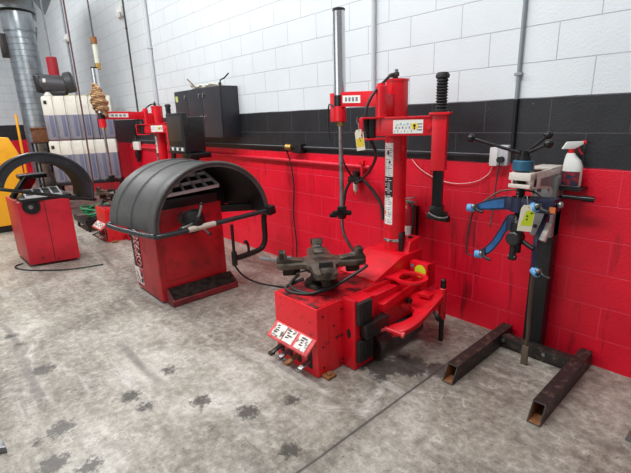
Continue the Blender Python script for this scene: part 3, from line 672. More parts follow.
# ------------------------------------------------------------------ strut spring compressor stand
def compressor():
    root = thing('spring_compressor', 'blue and black strut spring compressor on a black H-shaped floor stand', 'spring compressor', (-.92,-.3,0))
    def leg(x):
        b = B(); w, h, t = .066, .10, .006; yf, yk = -.80, -.02
        def ring(y0s, z0, z1, i):
            return [(x-w/2+i, y0s(z0), z0), (x+w/2-i, y0s(z0), z0), (x+w/2-i, y0s(z1), z1), (x-w/2+i, y0s(z1), z1)]
        cut = lambda z: yf+.8*z*.75
        o = ring(cut, 0, h, 0); inn = ring(cut, t, h-t, t)
        ob = [(p[0], yk, p[2]) for p in o]; ib = [(p[0], yk-.3, p[2]) for p in inn]
        vs = o+inn+ob+ib; fs = []
        for k in range(4):
            k2 = (k+1) % 4; fs += [[k,k2,4+k2,4+k],[k,k2,8+k2,8+k]]
        fs += [[8,9,10,11]]
        b.add(vs, fs, RUSTBLK)
        vi = inn+ib; b.add(vi, [[0,1,5,4],[1,2,6,5],[2,3,7,6],[3,0,4,7],[4,5,6,7]], RUST)
        return b.build('leg', root)
    leg(-1.135); leg(-.645)
    b = B(); b.bx(-1.105,-.675,-.185,-.115,.01,.085,RUSTBLK,.004); cb = b.build('cross_beam', root)
    for x in (-1.085,-.83,-.945):
        b = B(); b.cyl((x,-.186,.06),(x,-.198,.06),.012,STEEL,n=6); b.build('bolt', cb)
    b = B(); b.bx(-.99,-.88,-.125,-.035,.03,1.05,BLACK,.005); b.build('post', root)
    # grey slide bracket and beige top arm
    b = B(); b.bx(-1.005,-.88,-.155,-.03,.80,1.16,GREYP,.006); sl = b.build('slide', root)
    b = B()
    for x, z in ((-.975,.86),(-.91,.87),(-.975,1.08),(-.915,1.09)): b.cyl((x,-.155,z),(x,-.163,z),.011,DKSTEEL,n=12)
    b.build('slide_bolt', sl)
    b = B(); 
    for x in (-1.02,-.91): b.prism([(x,-.02,1.02),(x,-.02,1.215),(x,-.44,1.215),(x,-.44,1.13),(x,-.20,1.10),(x,-.12,1.02)], (.010,0,0), BEIGE, .002)
    b.bx(-1.02,-.90,-.20,-.02,1.205,1.217,BEIGE,.002)
    b.prism([(-.899,-.10,1.06),(-.899,-.10,1.175),(-.899,-.35,1.175),(-.899,-.35,1.135),(-.899,-.20,1.115)], (-.0015,0,0), GREYP); b.build('top_bracket', root)
    b = B(); b.bx(-1.015,-.90,-.49,-.40,1.175,1.215,BEIGE,.005); b.bx(-1.015,-.90,-.49,-.455,1.135,1.155,BEIGE,.004); b.bx(-.92,-.90,-.47,-.40,1.135,1.20,BEIGE,.004); b.build('nut_block', root)
    sx, sy = -.925, -.42
    sx = -.972
    b = B(); b.lathe([(0,0)]+[(.021+.003*(k%2), .004*k) for k in range(104)]+[(0,.416)], (sx,sy,.80), (0,0,1), BLACK, 16); b.cyl((sx,sy,.76),(sx,sy,.81),.03,BLACK); b.build('screw_spindle', root)
    b = B(); b.cyl((sx,sy,1.222),(sx,sy,1.278),.055,TEAL,bev=.006,n=36); b.cyl((sx,sy,1.278),(sx,sy,1.30),.035,BLACK); b.cyl((sx,sy,1.18),(sx,sy,1.23),.034,BLACK); cap = b.build('spindle_cap', root)
    hb = V((sx,sy,1.308))
    b = B(); b.cyl(hb-V((0,0,.02)),hb+V((0,0,.02)),.026,BLKGL); b.build('handle_hub', cap)
    for e in ((-1.24,-.50,1.395),(-.842,-.46,1.368),(-.905,-.30,1.402)):
        b = B(); e = V(e); b.cyl(hb,e,.0085,BLKGL,n=12); b.ball(e,.023,BLKGL); b.build('handle', cap)
    # upper and lower fork: each two curved claws
    up = [(sx-.03,sy+.03,1.035),(sx-.10,sy-.02,1.04),(-1.15,-.49,1.01),(-1.22,-.53,1.0)]
    def claw(pts, w, m, name, par, tip, tm):
        b = B(); P = [V(p) for p in pts]
        Q = []
        for i in range(len(P)-1):
            for k in range(6): Q.append(P[i].lerp(P[i+1],k/6))
        Q.append(P[-1])
        for _ in range(3): Q = [Q[0]]+[(Q[i-1]+Q[i]*2+Q[i+1])/4 for i in range(1,len(Q)-1)]+[Q[-1]]
        n = len(Q); vs = []
        for i, q in enumerate(Q):
            t = Q[min(i+1,n-1)]-Q[max(i-1,0)]; s_ = V((-t.y,t.x,0)).normalized()*.010; hh = w*(.5+.5*math.sin(PI*min(1,(i+4)/n)))
            vs += [q+s_+V((0,0,hh/2)),q-s_+V((0,0,hh/2)),q-s_-V((0,0,hh/2)),q+s_-V((0,0,hh/2))]
        fs = [[0,1,2,3],[4*n-1,4*n-2,4*n-3,4*n-4]]
        for i in range(n-1):
            for k in range(4): k2 = (k+1)%4; fs.append([4*i+k,4*i+k2,4*i+4+k2,4*i+4+k])
        b.add(vs, fs, NAVY); o = b.build(name, par)
        if m is BLUE:                                             # recessed blue inlay on both faces of the claw
            for sg in (-1, 1):
                b = B(); vs = []; i0, i1 = int(n*.28), int(n*.86)
                for i in range(i0, i1):
                    q = Q[i]; t = Q[min(i+1,n-1)]-Q[max(i-1,0)]; s_ = V((-t.y,t.x,0)).normalized()*sg; hh = w*(.5+.5*math.sin(PI*min(1,(i+4)/n)))*.32
                    vs += [q+s_*.0098+V((0,0,hh)),q+s_*.0098-V((0,0,hh)),q+s_*.0115+V((0,0,hh)),q+s_*.0115-V((0,0,hh))]
                k_ = i1-i0; fs = [[0,1,3,2],[4*k_-4,4*k_-3,4*k_-1,4*k_-2]]
                for i in range(k_-1):
                    for u_, v_ in ((0,1),(1,3),(3,2),(2,0)): fs.append([4*i+u_,4*i+v_,4*i+4+v_,4*i+4+u_])
                b.add(vs, fs, BLUE); b.build('blue_inlay', o)
        b = B(); d = (P[-1]-P[-2]).normalized(); d = V(tip); b.cyl(P[-1]-d*.02,P[-1]+d*.028,.023,tm,n=24,bev=.004); b.cyl(P[-1]+d*.026,P[-1]+d*.031,.01,INK); t = b.build('claw_tip', o); t['label'] = 'light blue claw tip'
        b = B(); b.tube([P[-1]-V((-.03,0,-.02)),P[-1]+V((.05,-.03,.0)),P[-1]+V((.085,-.03,-.01))],.009,BLACK); b.ball(P[-1]+V((.02,-.02,.015)),.014,STEEL); b.build('claw_latch', o)
        return o
    b = B(); b.cyl((sx,sy,.995),(sx,sy,1.075),.045,NAVY); b.prism([(sx-.06,sy-.03,1.0),(-.80,-.42,1.0),(-.80,-.30,1.0),(sx-.03,sy+.06,1.0)], (0,0,.075), NAVY, .006); uf = b.build('upper_fork', root)
    claw([(sx-.02,sy,1.04),(-1.06,-.44,1.035),(-1.15,-.46,1.015),(-1.225,-.47,.99)], .075, BLUE, 'claw', uf, (-.9,-.35,0), LBLUE)
    claw([(sx+.02,sy,1.035),(-.93,-.47,1.035),(-.885,-.475,1.04),(-.862,-.50,1.045)], .085, NAVY, 'claw', uf, (.75,-.6,0), LBLUE)
    b = B(); b.bx(-.815,-.785,-.425,-.42,1.01,1.04,ORNG,0); b.build('sticker', uf)
    b = B(); b.ball((-.785,-.36,1.045),.018,STEEL); b.build('fork_knob', uf)
    b = B(); b.cyl((sx,sy,.83),(sx,sy,.93),.035,BLACK); b.cyl((sx,sy-.055,.845),(sx,sy+.03,.845),.042,BLACK,n=10,bev=.008); b.cyl((sx,sy-.03,.72),(sx,sy-.03,.82),.018,BLACK); b.cyl((sx-.02,sy-.03,.735),(sx+.02,sy-.03,.735),.016,BLACK); lf = b.build('lower_fork', root)
    claw([(sx,sy,.93),(-1.03,-.42,.925),(-1.06,-.44,.84),(-1.10,-.455,.765),(-1.16,-.465,.715)], .10, BLUE, 'claw', lf, (-.9,-.35,0), LBLUE)
    claw([(-.86,-.30,.98),(-.86,-.36,.90),(-.875,-.40,.82),(-.865,-.43,.74),(-.84,-.45,.68)], .09, NAVY, 'claw', lf, (.75,-.6,-.2), LBLUE)
    b = B(); b.tube([(sx,sy-.02,.86),(-.94,-.42,.83),(-.87,-.43,.80)],.013,BLACK); b.build('fork_link', lf)
    b = B(); b.beam((-.85,-.33,.93),(-.855,-.385,.84),.03,.05,BEIGE,.004,up=V((1,0,0))); b.build('pad', lf)
    # side lever rod
    b = B(); b.cyl((-.86,-.12,1.05),(-.72,-.10,1.045),.013,BLACK); b.cyl((-.76,-.105,1.046),(-.70,-.097,1.044),.017,BLKGL); b.build('side_lever', root)
    # spring cable/strap down to floor
    b = B(); b.tube([(-.86,-.42,.66),(-.875,-.38,.52),(-.89,-.33,.36),(-.895,-.30,.22),(-.905,-.28,.12),(-.905,-.285,.03)],.012,BROWN,flat=.5); b.bx(-.925,-.885,-.295,-.28,.0,.13,BROWN,.004); b.build('foot_strap', root)
    b = B(); b.tube([(-1.21,-.46,.99),(-1.235,-.46,.90),(-1.24,-.47,.78),(-1.235,-.475,.71),(-1.21,-.47,.70)],.005,HOSE); b.tube([(-1.17,-.44,1.03),(-1.10,-.36,1.09),(-.95,-.34,1.10),(-.88,-.35,1.07)],.005,BROWN); b.build('cable', root)
compressor()

# yellow paper tags
def tag_card(label, top, w, h, yawa, tilt, m1, wire):
    root = thing('hang_tag', label, 'tag', top)
    R = rotz(yawa) @ Matrix.Rotation(tilt,3,'Y')
    def P(x,z,o=0): return V(top)+R@V((x,o,z))
    b = B(); b.prism([P(-w/2,-.02),P(-w/2+.01,0),P(w/2-.01,0),P(w/2,-.02),P(w/2,-h),P(-w/2,-h)], R@V((0,.0015,0)), PAPER); b.build('card', root)
    b = B(); b.prism([P(-w/2+.003,-h*.42,-.0006),P(w/2-.003,-h*.42,-.0006),P(w/2-.003,-h*.82,-.0006),P(-w/2+.003,-h*.82,-.0006)] if m1 == YELST else [P(-w*.1,-h*.2,-.0006),P(w/2-.003,-h*.2,-.0006),P(w/2-.003,-h*.78,-.0006),P(-w*.35,-h*.78,-.0006)], R@V((0,.0004,0)), m1)
    for x0, z0, ww, hh in ((-w*.05,-h*.38,w*.12,h*.06),(-w*.02,-h*.5,w*.1,h*.07),(w*.2,-h*.26,w*.14,h*.06)):
        b.prism([P(x0,z0,-.0012),P(x0+ww,z0,-.0012),P(x0+ww,z0-hh,-.0012),P(x0,z0-hh,-.0012)], R@V((0,.0004,0)), INK)
    b.build('printed_mark', root)
    b = B(); b.tube([P(0,-.012,-.002)]+[V(q) for q in wire],.0022,STEEL,n=6); b.build('wire_tie', root)
tag_card('pale paper tag with yellow band wired to the tire changer arm bracket', (-1.935,-.675,1.45), .055, .135, math.radians(42), -.12, YELST, [(-1.945,-.665,1.48),(-1.965,-.66,1.50),(-1.965,-.655,1.53)])
tag_card('cream paper tag with lime green square hanging on the spring compressor', (-.875,-.535,1.06), .072, .14, math.radians(40), .10, LIME, [(-.89,-.525,1.075),(-.90,-.51,1.10),(-.93,-.475,1.09),(-.94,-.47,1.06)])

# ------------------------------------------------------------------ small things by the wall
def spray_bottle():
    root = thing('spray_bottle', 'white trigger spray bottle with red collar on the wall ledge behind the spring compressor', 'spray bottle', (-.83,-.07,1.10))
    o = V((-.838,-.07,1.10))
    b = B(); n = 28; prof = [(.052,.036,0,0),(.056,.039,.01,0),(.056,.039,.10,0),(.055,.038,.13,.0),(.045,.032,.165,-.006),(.028,.024,.195,-.018),(.02,.02,.21,-.02)]
    vs = []; fs = []
    for rx, ry, z, dx in prof: vs += [o+V((dx+rx*math.copysign(abs(math.cos(a))**.8,math.cos(a)), ry*math.copysign(abs(math.sin(a))**.8,math.sin(a)), z)) for a in [2*PI*k/n for k in range(n)]]
    for i in range(len(prof)-1):
        for k in range(n): k2 = (k+1)%n; fs.append([i*n+k,i*n+k2,(i+1)*n+k2,(i+1)*n+k])
    fs += [list(range(n))[::-1]]; b.add(vs, fs, WHITE); bot = b.build('bottle', root)
    b = B(); vs = []; fs = []
    for z in (.012,.10):
        for k in range(13):
            a = math.radians(-150+10*k); vs.append(o+V((.0568*math.copysign(abs(math.cos(a))**.8,math.cos(a)), .0398*math.copysign(abs(math.sin(a))**.8,math.sin(a)), z)))
    b.add(vs, [[k,k+1,14+k,13+k] for k in range(12)], mat('bottle_label',(150,30,40),.5,c2=(40,44,66),scale=30,lo=.45,hi=.55)); b.build('label', bot)
    b = B(); b.cyl(o+V((-.02,0,.205)),o+V((-.02,0,.235)),.019,mat('bright_red_plastic',(220,30,40),.4)); b.build('collar', root)
    b = B(); R = rotz(math.radians(35))
    b.prism([o+R@V((-.055,-.014,0))+V((-.02,0,.235)),o+R@V((.015,-.014,0))+V((-.02,0,.235)),o+R@V((.06,-.014,0))+V((-.02,0,.262)),o+R@V((.06,-.014,0))+V((-.02,0,.28)),o+R@V((-.03,-.014,0))+V((-.02,0,.278))], R@V((0,.028,0)), WHITE, .004); b.build('spray_head', root)
    b = B(); b.cyl(o+R@V((.055,0,0))+V((-.02,0,.272)),o+R@V((.075,0,0))+V((-.02,0,.272)),.012,MATS['bright_red_plastic'])
    b.tube([o+R@V((.035,0,0))+V((-.02,0,.25)),o+R@V((.045,0,0))+V((-.02,0,.225)),o+R@V((.062,0,0))+V((-.02,0,.20))],.006,MATS['bright_red_plastic']); b.build('trigger', root)
    root.scale = (.92,.92,.92)
spray_bottle()
b = B(); b.bx(-.905,-.765,-.125,0,1.085,1.10,BLACK,.003); b.prism([(-.90,0,.0+1.085),(-.90,-.10,1.085),(-.90,0,1.04)],(.012,0,0),BLACK); b.bx(-.905,-.77,-.125,-.121,1.095,1.112,BLACK,.001)
tag(b.build('wall_bracket'), 'small black wall bracket under the white spray bottle', 'bracket')

# fire extinguisher
root = thing('fire_extinguisher', 'red fire extinguisher on the wall behind the tire changer column', 'fire extinguisher', (-1.955,-.085,.58))
b = B(); b.lathe([(0,0),(.058,.0),(.062,.01),(.062,.22),(.055,.255),(.03,.28),(.02,.285),(0,.285)], (-1.955,-.085,.58), (0,0,1), RED2, 36); ty = b.build('tank', root)
b = B()
vs = []
for z in (.625,.70):
    for k in range(9):
        a = math.radians(-85+8*k); vs.append((-1.955+.0627*math.cos(a),-.085+.0627*math.sin(a),z))
b.add(vs, [[k,k+1,10+k,9+k] for k in range(8)], STICK); b.build('label', ty)
b = B(); b.cyl((-1.955,-.085,.86),(-1.955,-.085,.895),.02,BRASS); b.beam((-1.99,-.11,.90),(-1.88,-.09,.925),.022,.01,STEEL); b.beam((-1.99,-.11,.895),(-1.87,-.09,.885),.022,.01,STEEL); b.build('valve_handle', root)
b = B(); b.tube([(-1.94,-.10,.885),(-1.885,-.12,.86),(-1.875,-.12,.80),(-1.885,-.12,.66),(-1.89,-.115,.60)],.011,HOSE); b.build('hose', root)
b = B(); b.bx(-2.0,-1.91,-.028,0,.60,.84,BLACK,.004); b.build('wall_hook', root)

# compressed-air filter and regulator
root = thing('air_regulator', 'compressed air filter regulator with hanging bowl on the red wall, left of the column', 'air regulator', (-2.53,-.05,.90))
b = B(); b.bx(-2.60,-2.47,-.09,-.03,.98,1.03,DKSTEEL,.008); b.cyl((-2.53,-.06,1.03),(-2.53,-.06,1.075),.028,BLACK); b.build('regulator_body', root)
b = B(); b.lathe([(0,0),(.012,.0),(.022,.02),(.024,.09),(0,.09)], (-2.53,-.06,.895), (0,0,1), GLASS, 24); b.cyl((-2.53,-.06,.875),(-2.53,-.06,.897),.01,BRASS); b.build('filter_bowl', root)
b = B(); b.bx(-2.55,-2.51,-.03,0,.97,1.06,DKSTEEL,.003); b.build('mount', root)
b = B(); b.cyl((-2.475,-.04,1.03),(-2.475,-.04,1.15),.014,RED); b.box((-2.475,-.04,1.15),(.05,.03,.04),RED,None,.006); b.cyl((-2.49,-.05,1.005),(-2.45,-.05,1.005),.015,BRASS); b.build('valve', root)
def cord(label, pts, r, m, name='air_hose', cat='hose', group=None):
    b = B(); b.tube(pts, r, m); return tag(b.build(name), label, cat, group)
cord('black hose arching from the regulator down toward the press head', [(-2.575,-0.06,1.01),(-2.62,-0.09,0.907),(-2.625,-0.12,0.775),(-2.588,-0.18,0.634),(-2.498,-0.25,0.555),(-2.363,-0.33,0.509),(-2.2,-0.45,0.5),(-2.1,-0.6,0.475)], .014, HOSE)
cord('brown-black hose curving from the regulator behind the column', [(-2.485,-0.06,1.01),(-2.43,-0.06,0.995),(-2.367,-0.06,0.953),(-2.281,-0.07,0.878),(-2.219,-0.08,0.802),(-2.19,-0.1,0.7)], .014, HOSE)
cord('thin black hose looping down from the arm bracket to the regulator', [(-1.9,-0.6,1.385),(-1.934,-0.5,1.273),(-2.161,-0.3,1.134),(-2.404,-0.12,1.025),(-2.491,-0.1,0.98),(-2.53,-0.075,0.985)], .011, HOSE)
cord('thin black hose hanging beside the piston rod down to the regulator', [(-2.3,-0.47,1.5),(-2.478,-0.3,1.355),(-2.545,-0.2,1.183),(-2.56,-0.1,1.053),(-2.55,-0.07,1.02)], .008, HOSE)

root = thing('air_valve', 'small black air valve with white tag hanging on a hose by the far tire changer', 'air valve', (-7.67,-.05,.93))
b = B(); b.box((-7.66,-.05,1.02),(.10,.07,.12),DKSTEEL,None,.01); b.cyl((-7.67,-.05,.90),(-7.66,-.05,.97),.03,DKSTEEL); b.build('valve_body', root)
b = B(); b.box((-7.60,-.065,1.17),(.16,.05,.14),STICK,rotz(.3),.01); b.build('white_tag', root)
b = B(); b.tube([(-7.66,-.05,1.07),(-7.66,-.04,1.2),(-7.70,-.04,1.34),(-7.62,-.04,1.48),(-7.40,-.05,1.56),(-7.2,-.08,1.52)],.02,HOSE); b.build('hose', root)

# wall conduits, boxes and cords
def pipe(label, pts, r, m, name='conduit', cat='conduit'):
    b = B(); b.tube(pts, r, m, n=12, smooth=False); return tag(b.build(name), label, cat)
def vpipe(label, x, z0, z1, r, m, y=None, clips=(), name='conduit', cat='conduit'):
    y = -r if y is None else y
    root = thing(name, label, cat, (x,y,z0)); b = B(); b.cyl((x,y,z0),(x,y,z1),r,m,n=16); b.build('pipe', root)
    for z in clips:
        b = B(); b.bx(x-r-.01,x+r+.01,y-r-.004,0,z-.008,z+.008,m,.002); b.build('strap', root)
    return root
vpipe('grey conduit rising from the socket box by the spring compressor, black at its foot', -1.217, 1.605, 5.5, .0125, CONDG, clips=(1.75,2.9))
for o in [x for x in COL.objects if x.name.startswith('conduit')]:
    root = o
b = B(); b.cyl((-1.217,-.0125,1.30),(-1.217,-.0125,1.605),.0123,BLACK,n=16); b.build('painted_foot', root)
vpipe('white painted conduit on the white wall behind the tall chrome cylinder', -2.37, 1.66, 5.5, .018, CONDW, clips=(2.6,))
vpipe('pale conduit on the white wall above the far tire changer', -6.64, 1.62, 5.5, .03, CONDW, clips=(2.6,))
vpipe('thin dark pipe on the white wall left of the pale conduit', -7.49, 1.62, 5.5, .013, LINEB, clips=(3.0,))
vpipe('thin pale conduit on the far white wall near the duct', -10.95, 1.62, 5.5, .02, CONDG, clips=(3.1,))
for x, z, lab in ((-10.94,3.276,'small white junction box high on the far wall, nearer the duct'),(-7.635,3.186,'small white junction box high on the wall between the two pipes')):
    root = thing('junction_box', lab, 'junction box', (x,-.03,z)); b = B(); b.bx(x-.11,x+.11,-.05,0,z,z+.15,WHITE,.01); b.build('housing', root)
    b = B(); b.cyl((x+.03,-.05,z+.07),(x+.16,-.12,z+.0),.03,WHITE); b.build('connector', root)
# surface raceway with socket boxes
b = B(); b.bx(-7.9,-1.33,-.03,0,1.238,1.260,BLACK,.004); b.bx(-7.9,-1.33,-.031,-.004,1.260,1.2645,mat('grey_highlight_edge',(128,128,132),.5),.001)  # thin grey strip on top is a painted highlight along the raceway
tag(b.build('cable_raceway'), 'long black cable raceway along the black band of the wall', 'raceway')
pipe('red painted pipe running along the red wall below the raceway', [(-8.0,-.02,1.145),(-2.40,-.02,1.112)], .02, mat('pipe_red',(214,30,54),.4), 'wall_pipe', 'pipe')
root = thing('electrical_outlet', 'beige and grey socket box on the wall behind the spring compressor handles', 'outlet', (-1.29,-.03,1.19))
b = B(); b.bx(-1.345,-1.29,-.055,0,1.19,1.31,WHITE,.008); b.bx(-1.29,-1.225,-.05,0,1.195,1.325,mat('pale_grey_plastic',(188,190,194),.45),.006); ho = b.build('housing', root)
b = B(); b.cyl((-1.262,-.05,1.235),(-1.262,-.085,1.235),.02,INK); b.build('plug', root)
root = thing('electrical_outlet', 'black socket box with brass plug on the wall raceway, left of the chrome cylinder', 'outlet', (-3.32,-.03,1.21))
b = B(); b.bx(-3.37,-3.25,-.07,0,1.20,1.29,BLACK,.006); b.build('housing', root)
b = B(); b.cyl((-3.40,-.06,1.255),(-3.46,-.09,1.26),.03,BRASS,bev=.006); b.build('plug', root)
cord('black cord hanging from the brass plug down the red wall', [(-3.46,-.09,1.245),(-3.465,-.03,1.1),(-3.44,-.02,.85),(-3.47,-.02,.55),(-3.44,-.02,.25),(-3.42,-.05,.02)], .007, HOSE, 'power_cord', 'cord')
cord('pale cord drooping from the socket box across the red wall to the column', [(-1.33,-.03,1.19),(-1.36,-.015,1.13),(-1.45,-.015,1.07),(-1.60,-.015,1.045),(-1.75,-.015,1.065),(-1.90,-.015,1.13),(-1.98,-.015,1.20)], .0036, mat('pale_cord',(238,190,188),.5), 'power_cord', 'cord')
cord('dark cord dropping from the socket box behind the spring compressor claws', [(-1.262,-.075,1.22),(-1.285,-.05,1.10),(-1.29,-.05,.95),(-1.285,-.08,.83),(-1.27,-.12,.80)], .005, LINEB, 'power_cord', 'cord')
cord('black cord across the floor from the grey-hooded balancer to the tire changer', [(-3.36,-.86,.24),(-3.33,-.78,.10),(-3.25,-.66,.012),(-3.0,-.56,.010),(-2.75,-.45,.010),(-2.62,-.50,.010),(-2.72,-.62,.010),(-2.58,-.58,.010),(-2.4,-.62,.010),(-2.2,-.60,.01)], .009, HOSE, 'power_cord', 'cord')
cord('thin black cord lying on the floor in front of the older balancer', [(-5.80,-2.21,.012),(-5.76,-2.29,.009),(-5.66,-2.29,.009),(-5.5,-2.22,.008),(-5.25,-2.0,.008),(-5.12,-1.80,.008),(-5.05,-1.55,.008)], .008, HOSE, 'power_cord', 'cord')
cord('dark hose hanging from the ceiling in front of the stacked tanks', [(-7.55,-.845,5.5),(-7.55,-.845,3.0),(-7.56,-.845,1.8),(-7.58,-.86,.6)], .012, mat('dark_red_hose',(92,58,58),.5))

# wall cabinet
def wall_cabinet():
    root = thing('wall_cabinet', 'black wall cabinet hung on the wall behind the grey-hooded balancer', 'cabinet', (-5.0,-.11,1.35))
    x0, x1, y0, z0, z1 = -5.56,-4.40,-.22,1.345,1.915
    b = B(); b.bx(x0,x1,y0,0,z0,z1,CABB,.006); b.build('carcass', root)
    xs = [x0+.005, x0+.37, x0+.74, x1-.004]
    for i in range(3):
        b = B(); b.bx(xs[i]+.003,xs[i+1]-.003,y0-.018,y0,z0+.006,z1-.006,CABB,.004); d = b.build('door', root)
        hx = xs[i+1]-.05 if i != 2 else xs[i]+.05
        b = B(); b.cyl((hx,y0-.018,z1-.075),(hx,y0-.032,z1-.075),.014,CHROME); b.bx(hx-.006,hx+.006,y0-.036,y0-.02,z1-.115,z1-.075,CHROME,.002); b.build('lock', d)
        b = B(); b.cyl((hx,y0-.018,1.585),(hx,y0-.035,1.585),.014,CHROME); b.build('knob', d)
    b = B(); b.bx(xs[0]+.03,xs[0]+.10,y0-.0195,y0-.0175,z1-.13,z1-.06,mat('pale_green_sticker',(190,196,120),.6),0); b.build('sticker', root)
wall_cabinet()
b = B()
for k in range(6):
    x = -5.22+.08*k; b.tube([(x-.12,-.10+.02*(k%2),1.922+.004*k),(x+.05,-.14,1.937+.012*(k%3)),(x+.22,-.09,1.934),(x+.30,-.13,1.924)],.010,mat('cream_cable',(206,202,190),.6))
b.tube([(-5.22,-.1,1.925),(-5.28,-.12,1.97),(-5.20,-.15,1.975),(-5.14,-.12,1.93)],.014,MATS['cream_cable'])
tag(b.build('cable_bundle'), 'loose cream cable bundle lying on top of the black wall cabinet', 'cables')
b = B(); b.beam((-5.05,-.17,1.925),(-5.26,-.18,2.05),.018,.012,mat('brown_grey_stick',(128,112,96),.7)); tag(b.build('wooden_stick'), 'brownish stick poking up left from the cables on the wall cabinet', 'stick')
b = B(); b.bx(-4.60,-4.575,-.13,-.10,1.9155,1.96,DKSTEEL,.004); b.tube([(-4.59,-.115,1.95),(-4.56,-.115,1.99),(-4.48,-.12,2.0),(-4.38,-.12,2.04)],.008,DKSTEEL); tag(b.build('cabinet_hook'), 'small grey metal hook on the right end of the wall cabinet top', 'hook')

# ------------------------------------------------------------------ far left corner
def tanks():
    w = V((.35,.94,0)).normalized(); nrm = V((.94,-.35,0)).normalized()      # width direction, facing direction
    c = V((-8.15,-.76,0))
    def P(a, d, z): return c+w*a-nrm*d+V((0,0,z))
    # stand
    root = thing('tank_stand', 'black steel stand carrying the two stacked white tanks', 'stand', c)
    for a in (-.5,.5):
        for d in (.03,.42):
            b = B(); b.beam(P(a,d,0),P(a,d,.56),.05,.05,BLACK,.004,up=V((1,0,0))); b.build('leg', root)
    b = B(); b.beam(P(-.53,.22,.575),P(.53,.22,.575),.50,.04,BLACK,.004); b.build('top', root)
    for i, (z0, lab) in enumerate(((.598,'white ribbed plastic tank with grey oil level, lower of the stacked pair'),(1.315,'white ribbed plastic tank with grimy top, upper of the stacked pair'))):
        root = thing('storage_tank', lab, 'tank', P(0,.2,z0)); H = .70; a0 = -.52+.01*i
        b = B(); n = 6
        def slab(za, zb, m, top, bot):
            # ribbed front: columns with grooves between
            prof = []
            for k in range(n):
                s0 = a0+1.04*k/n; s1 = a0+1.04*(k+1)/n; g = .018
                prof += [(s0+g*.4,.03),(s0+g,0.),(s1-g,0.),(s1-g*.4,.03)]
            prof[0] = (a0,.05); prof[-1] = (a0+1.04,.05); prof.insert(1,(a0+.012,.012)); prof.insert(-1,(a0+1.028,.012))
            ring = prof+[(a0+1.04,.40),(a0+1.0,.44),(a0+.04,.44),(a0,.40)]
            lv = [za, zb] if not (top or bot) else ([za,za+.03,zb] if bot else [za,zb-.03,zb])
            vs = []
            for z in lv:
                ins = .022 if (top and z == zb) or (bot and z == za) else 0
                for a, d in ring:
                    vs.append(P(a*(1-ins*1.2), d+(ins if d < .2 else -ins), z))
            k_ = len(ring); fs = []
            for i_ in range(len(lv)-1):
                for k in range(k_): fs.append([i_*k_+k,i_*k_+(k+1)%k_,(i_+1)*k_+(k+1)%k_,(i_+1)*k_+k])
            if top: fs.append([(len(lv)-1)*k_+k for k in range(k_)])
            if bot: fs.append(list(range(k_))[::-1])
            b.add(vs, fs, m)
        lv_ = .40 if i else .47; slab(z0, z0+lv_, TANKL, False, True); slab(z0+lv_, z0+H, TANKM, True, False)
        b.build('shell', root, 50)
        for k in range(n):
            s0 = a0+1.04*(k+.62)/n
            b = B(); b.beam(P(s0,.001,z0+.05),P(s0,.001,z0+lv_-.01),.006,.055,mat('dark_oil_plastic',(108,114,140),.5),.002,up=w); rb = b.build('dark_rib', root); rb['label'] = 'darker grey rib'
        b = B(); p = P(a0+.06,-.003,z0+H-.10); b.beam(p-w*.022,p+w*.022,.004,.055,INK,0); b.build('mark', root)
        if i:
            b = B(); b.beam(P(-.15,.10,z0+H+.004),P(.42,.10,z0+H+.004),.16,.012,GRIME,.004); b.build('grime_lid', root)
    zt = 2.017
    root = thing('electric_motor', 'dark grey electric motor lying on top of the upper white tank', 'motor', P(-.30,.2,zt))
    b = B(); p = P(-.50,.20,zt+.20); q = P(-.10,.20,zt+.17)
    b.cyl(p,q,.15,mat('dark_grey_cast',(62,62,66),.5,c2=(84,84,88),scale=8,lo=.5,hi=.8),n=36,bev=.02); mo = b.build('motor_body', root)
    b = B(); b.cyl(P(-.13,.18,zt+.205),P(.0,.18,zt+.23),.165,MATS['dark_grey_cast'],n=36,bev=.02); b.build('fan_cover', root)
    b = B(); b.beam(P(-.56,.2,zt+.19),P(-.47,.2,zt+.195),.28,.26,BLACK,.02); b.build('end_box', root)
    b = B(); b.beam(P(-.44,.2,zt+.037),P(-.14,.2,zt+.037),.22,.07,BLACK,.008); b.build('foot_plate', root)
    b = B(); b.beam(P(-.43,.05,zt+.24),P(-.39,.05,zt+.235),.02,.06,STICK,.002); b.build('nameplate', root)
    root = thing('plastic_funnel', 'cream plastic jug piece beside the motor on the upper tank', 'jug', P(-.42,.02,zt+.002))
    b = B(); b.cyl(P(-.40,.08,zt+.002),P(-.40,.08,zt+.06),.07,TANKM,r2=.03); b.build('bowl', root)
    # box of rags / clutter pieces at the right end of the tank
    b = B(); b.beam(P(.22,.2,zt+.045),P(.36,.2,zt+.045),.14,.09,mat('brown_card',(158,124,92),.8,c2=(206,196,180),scale=9,lo=.45,hi=.6),.006); tag(b.build('cardboard_box'), 'small brown cardboard box on the upper tank beside the coiled hose', 'box')
tanks()

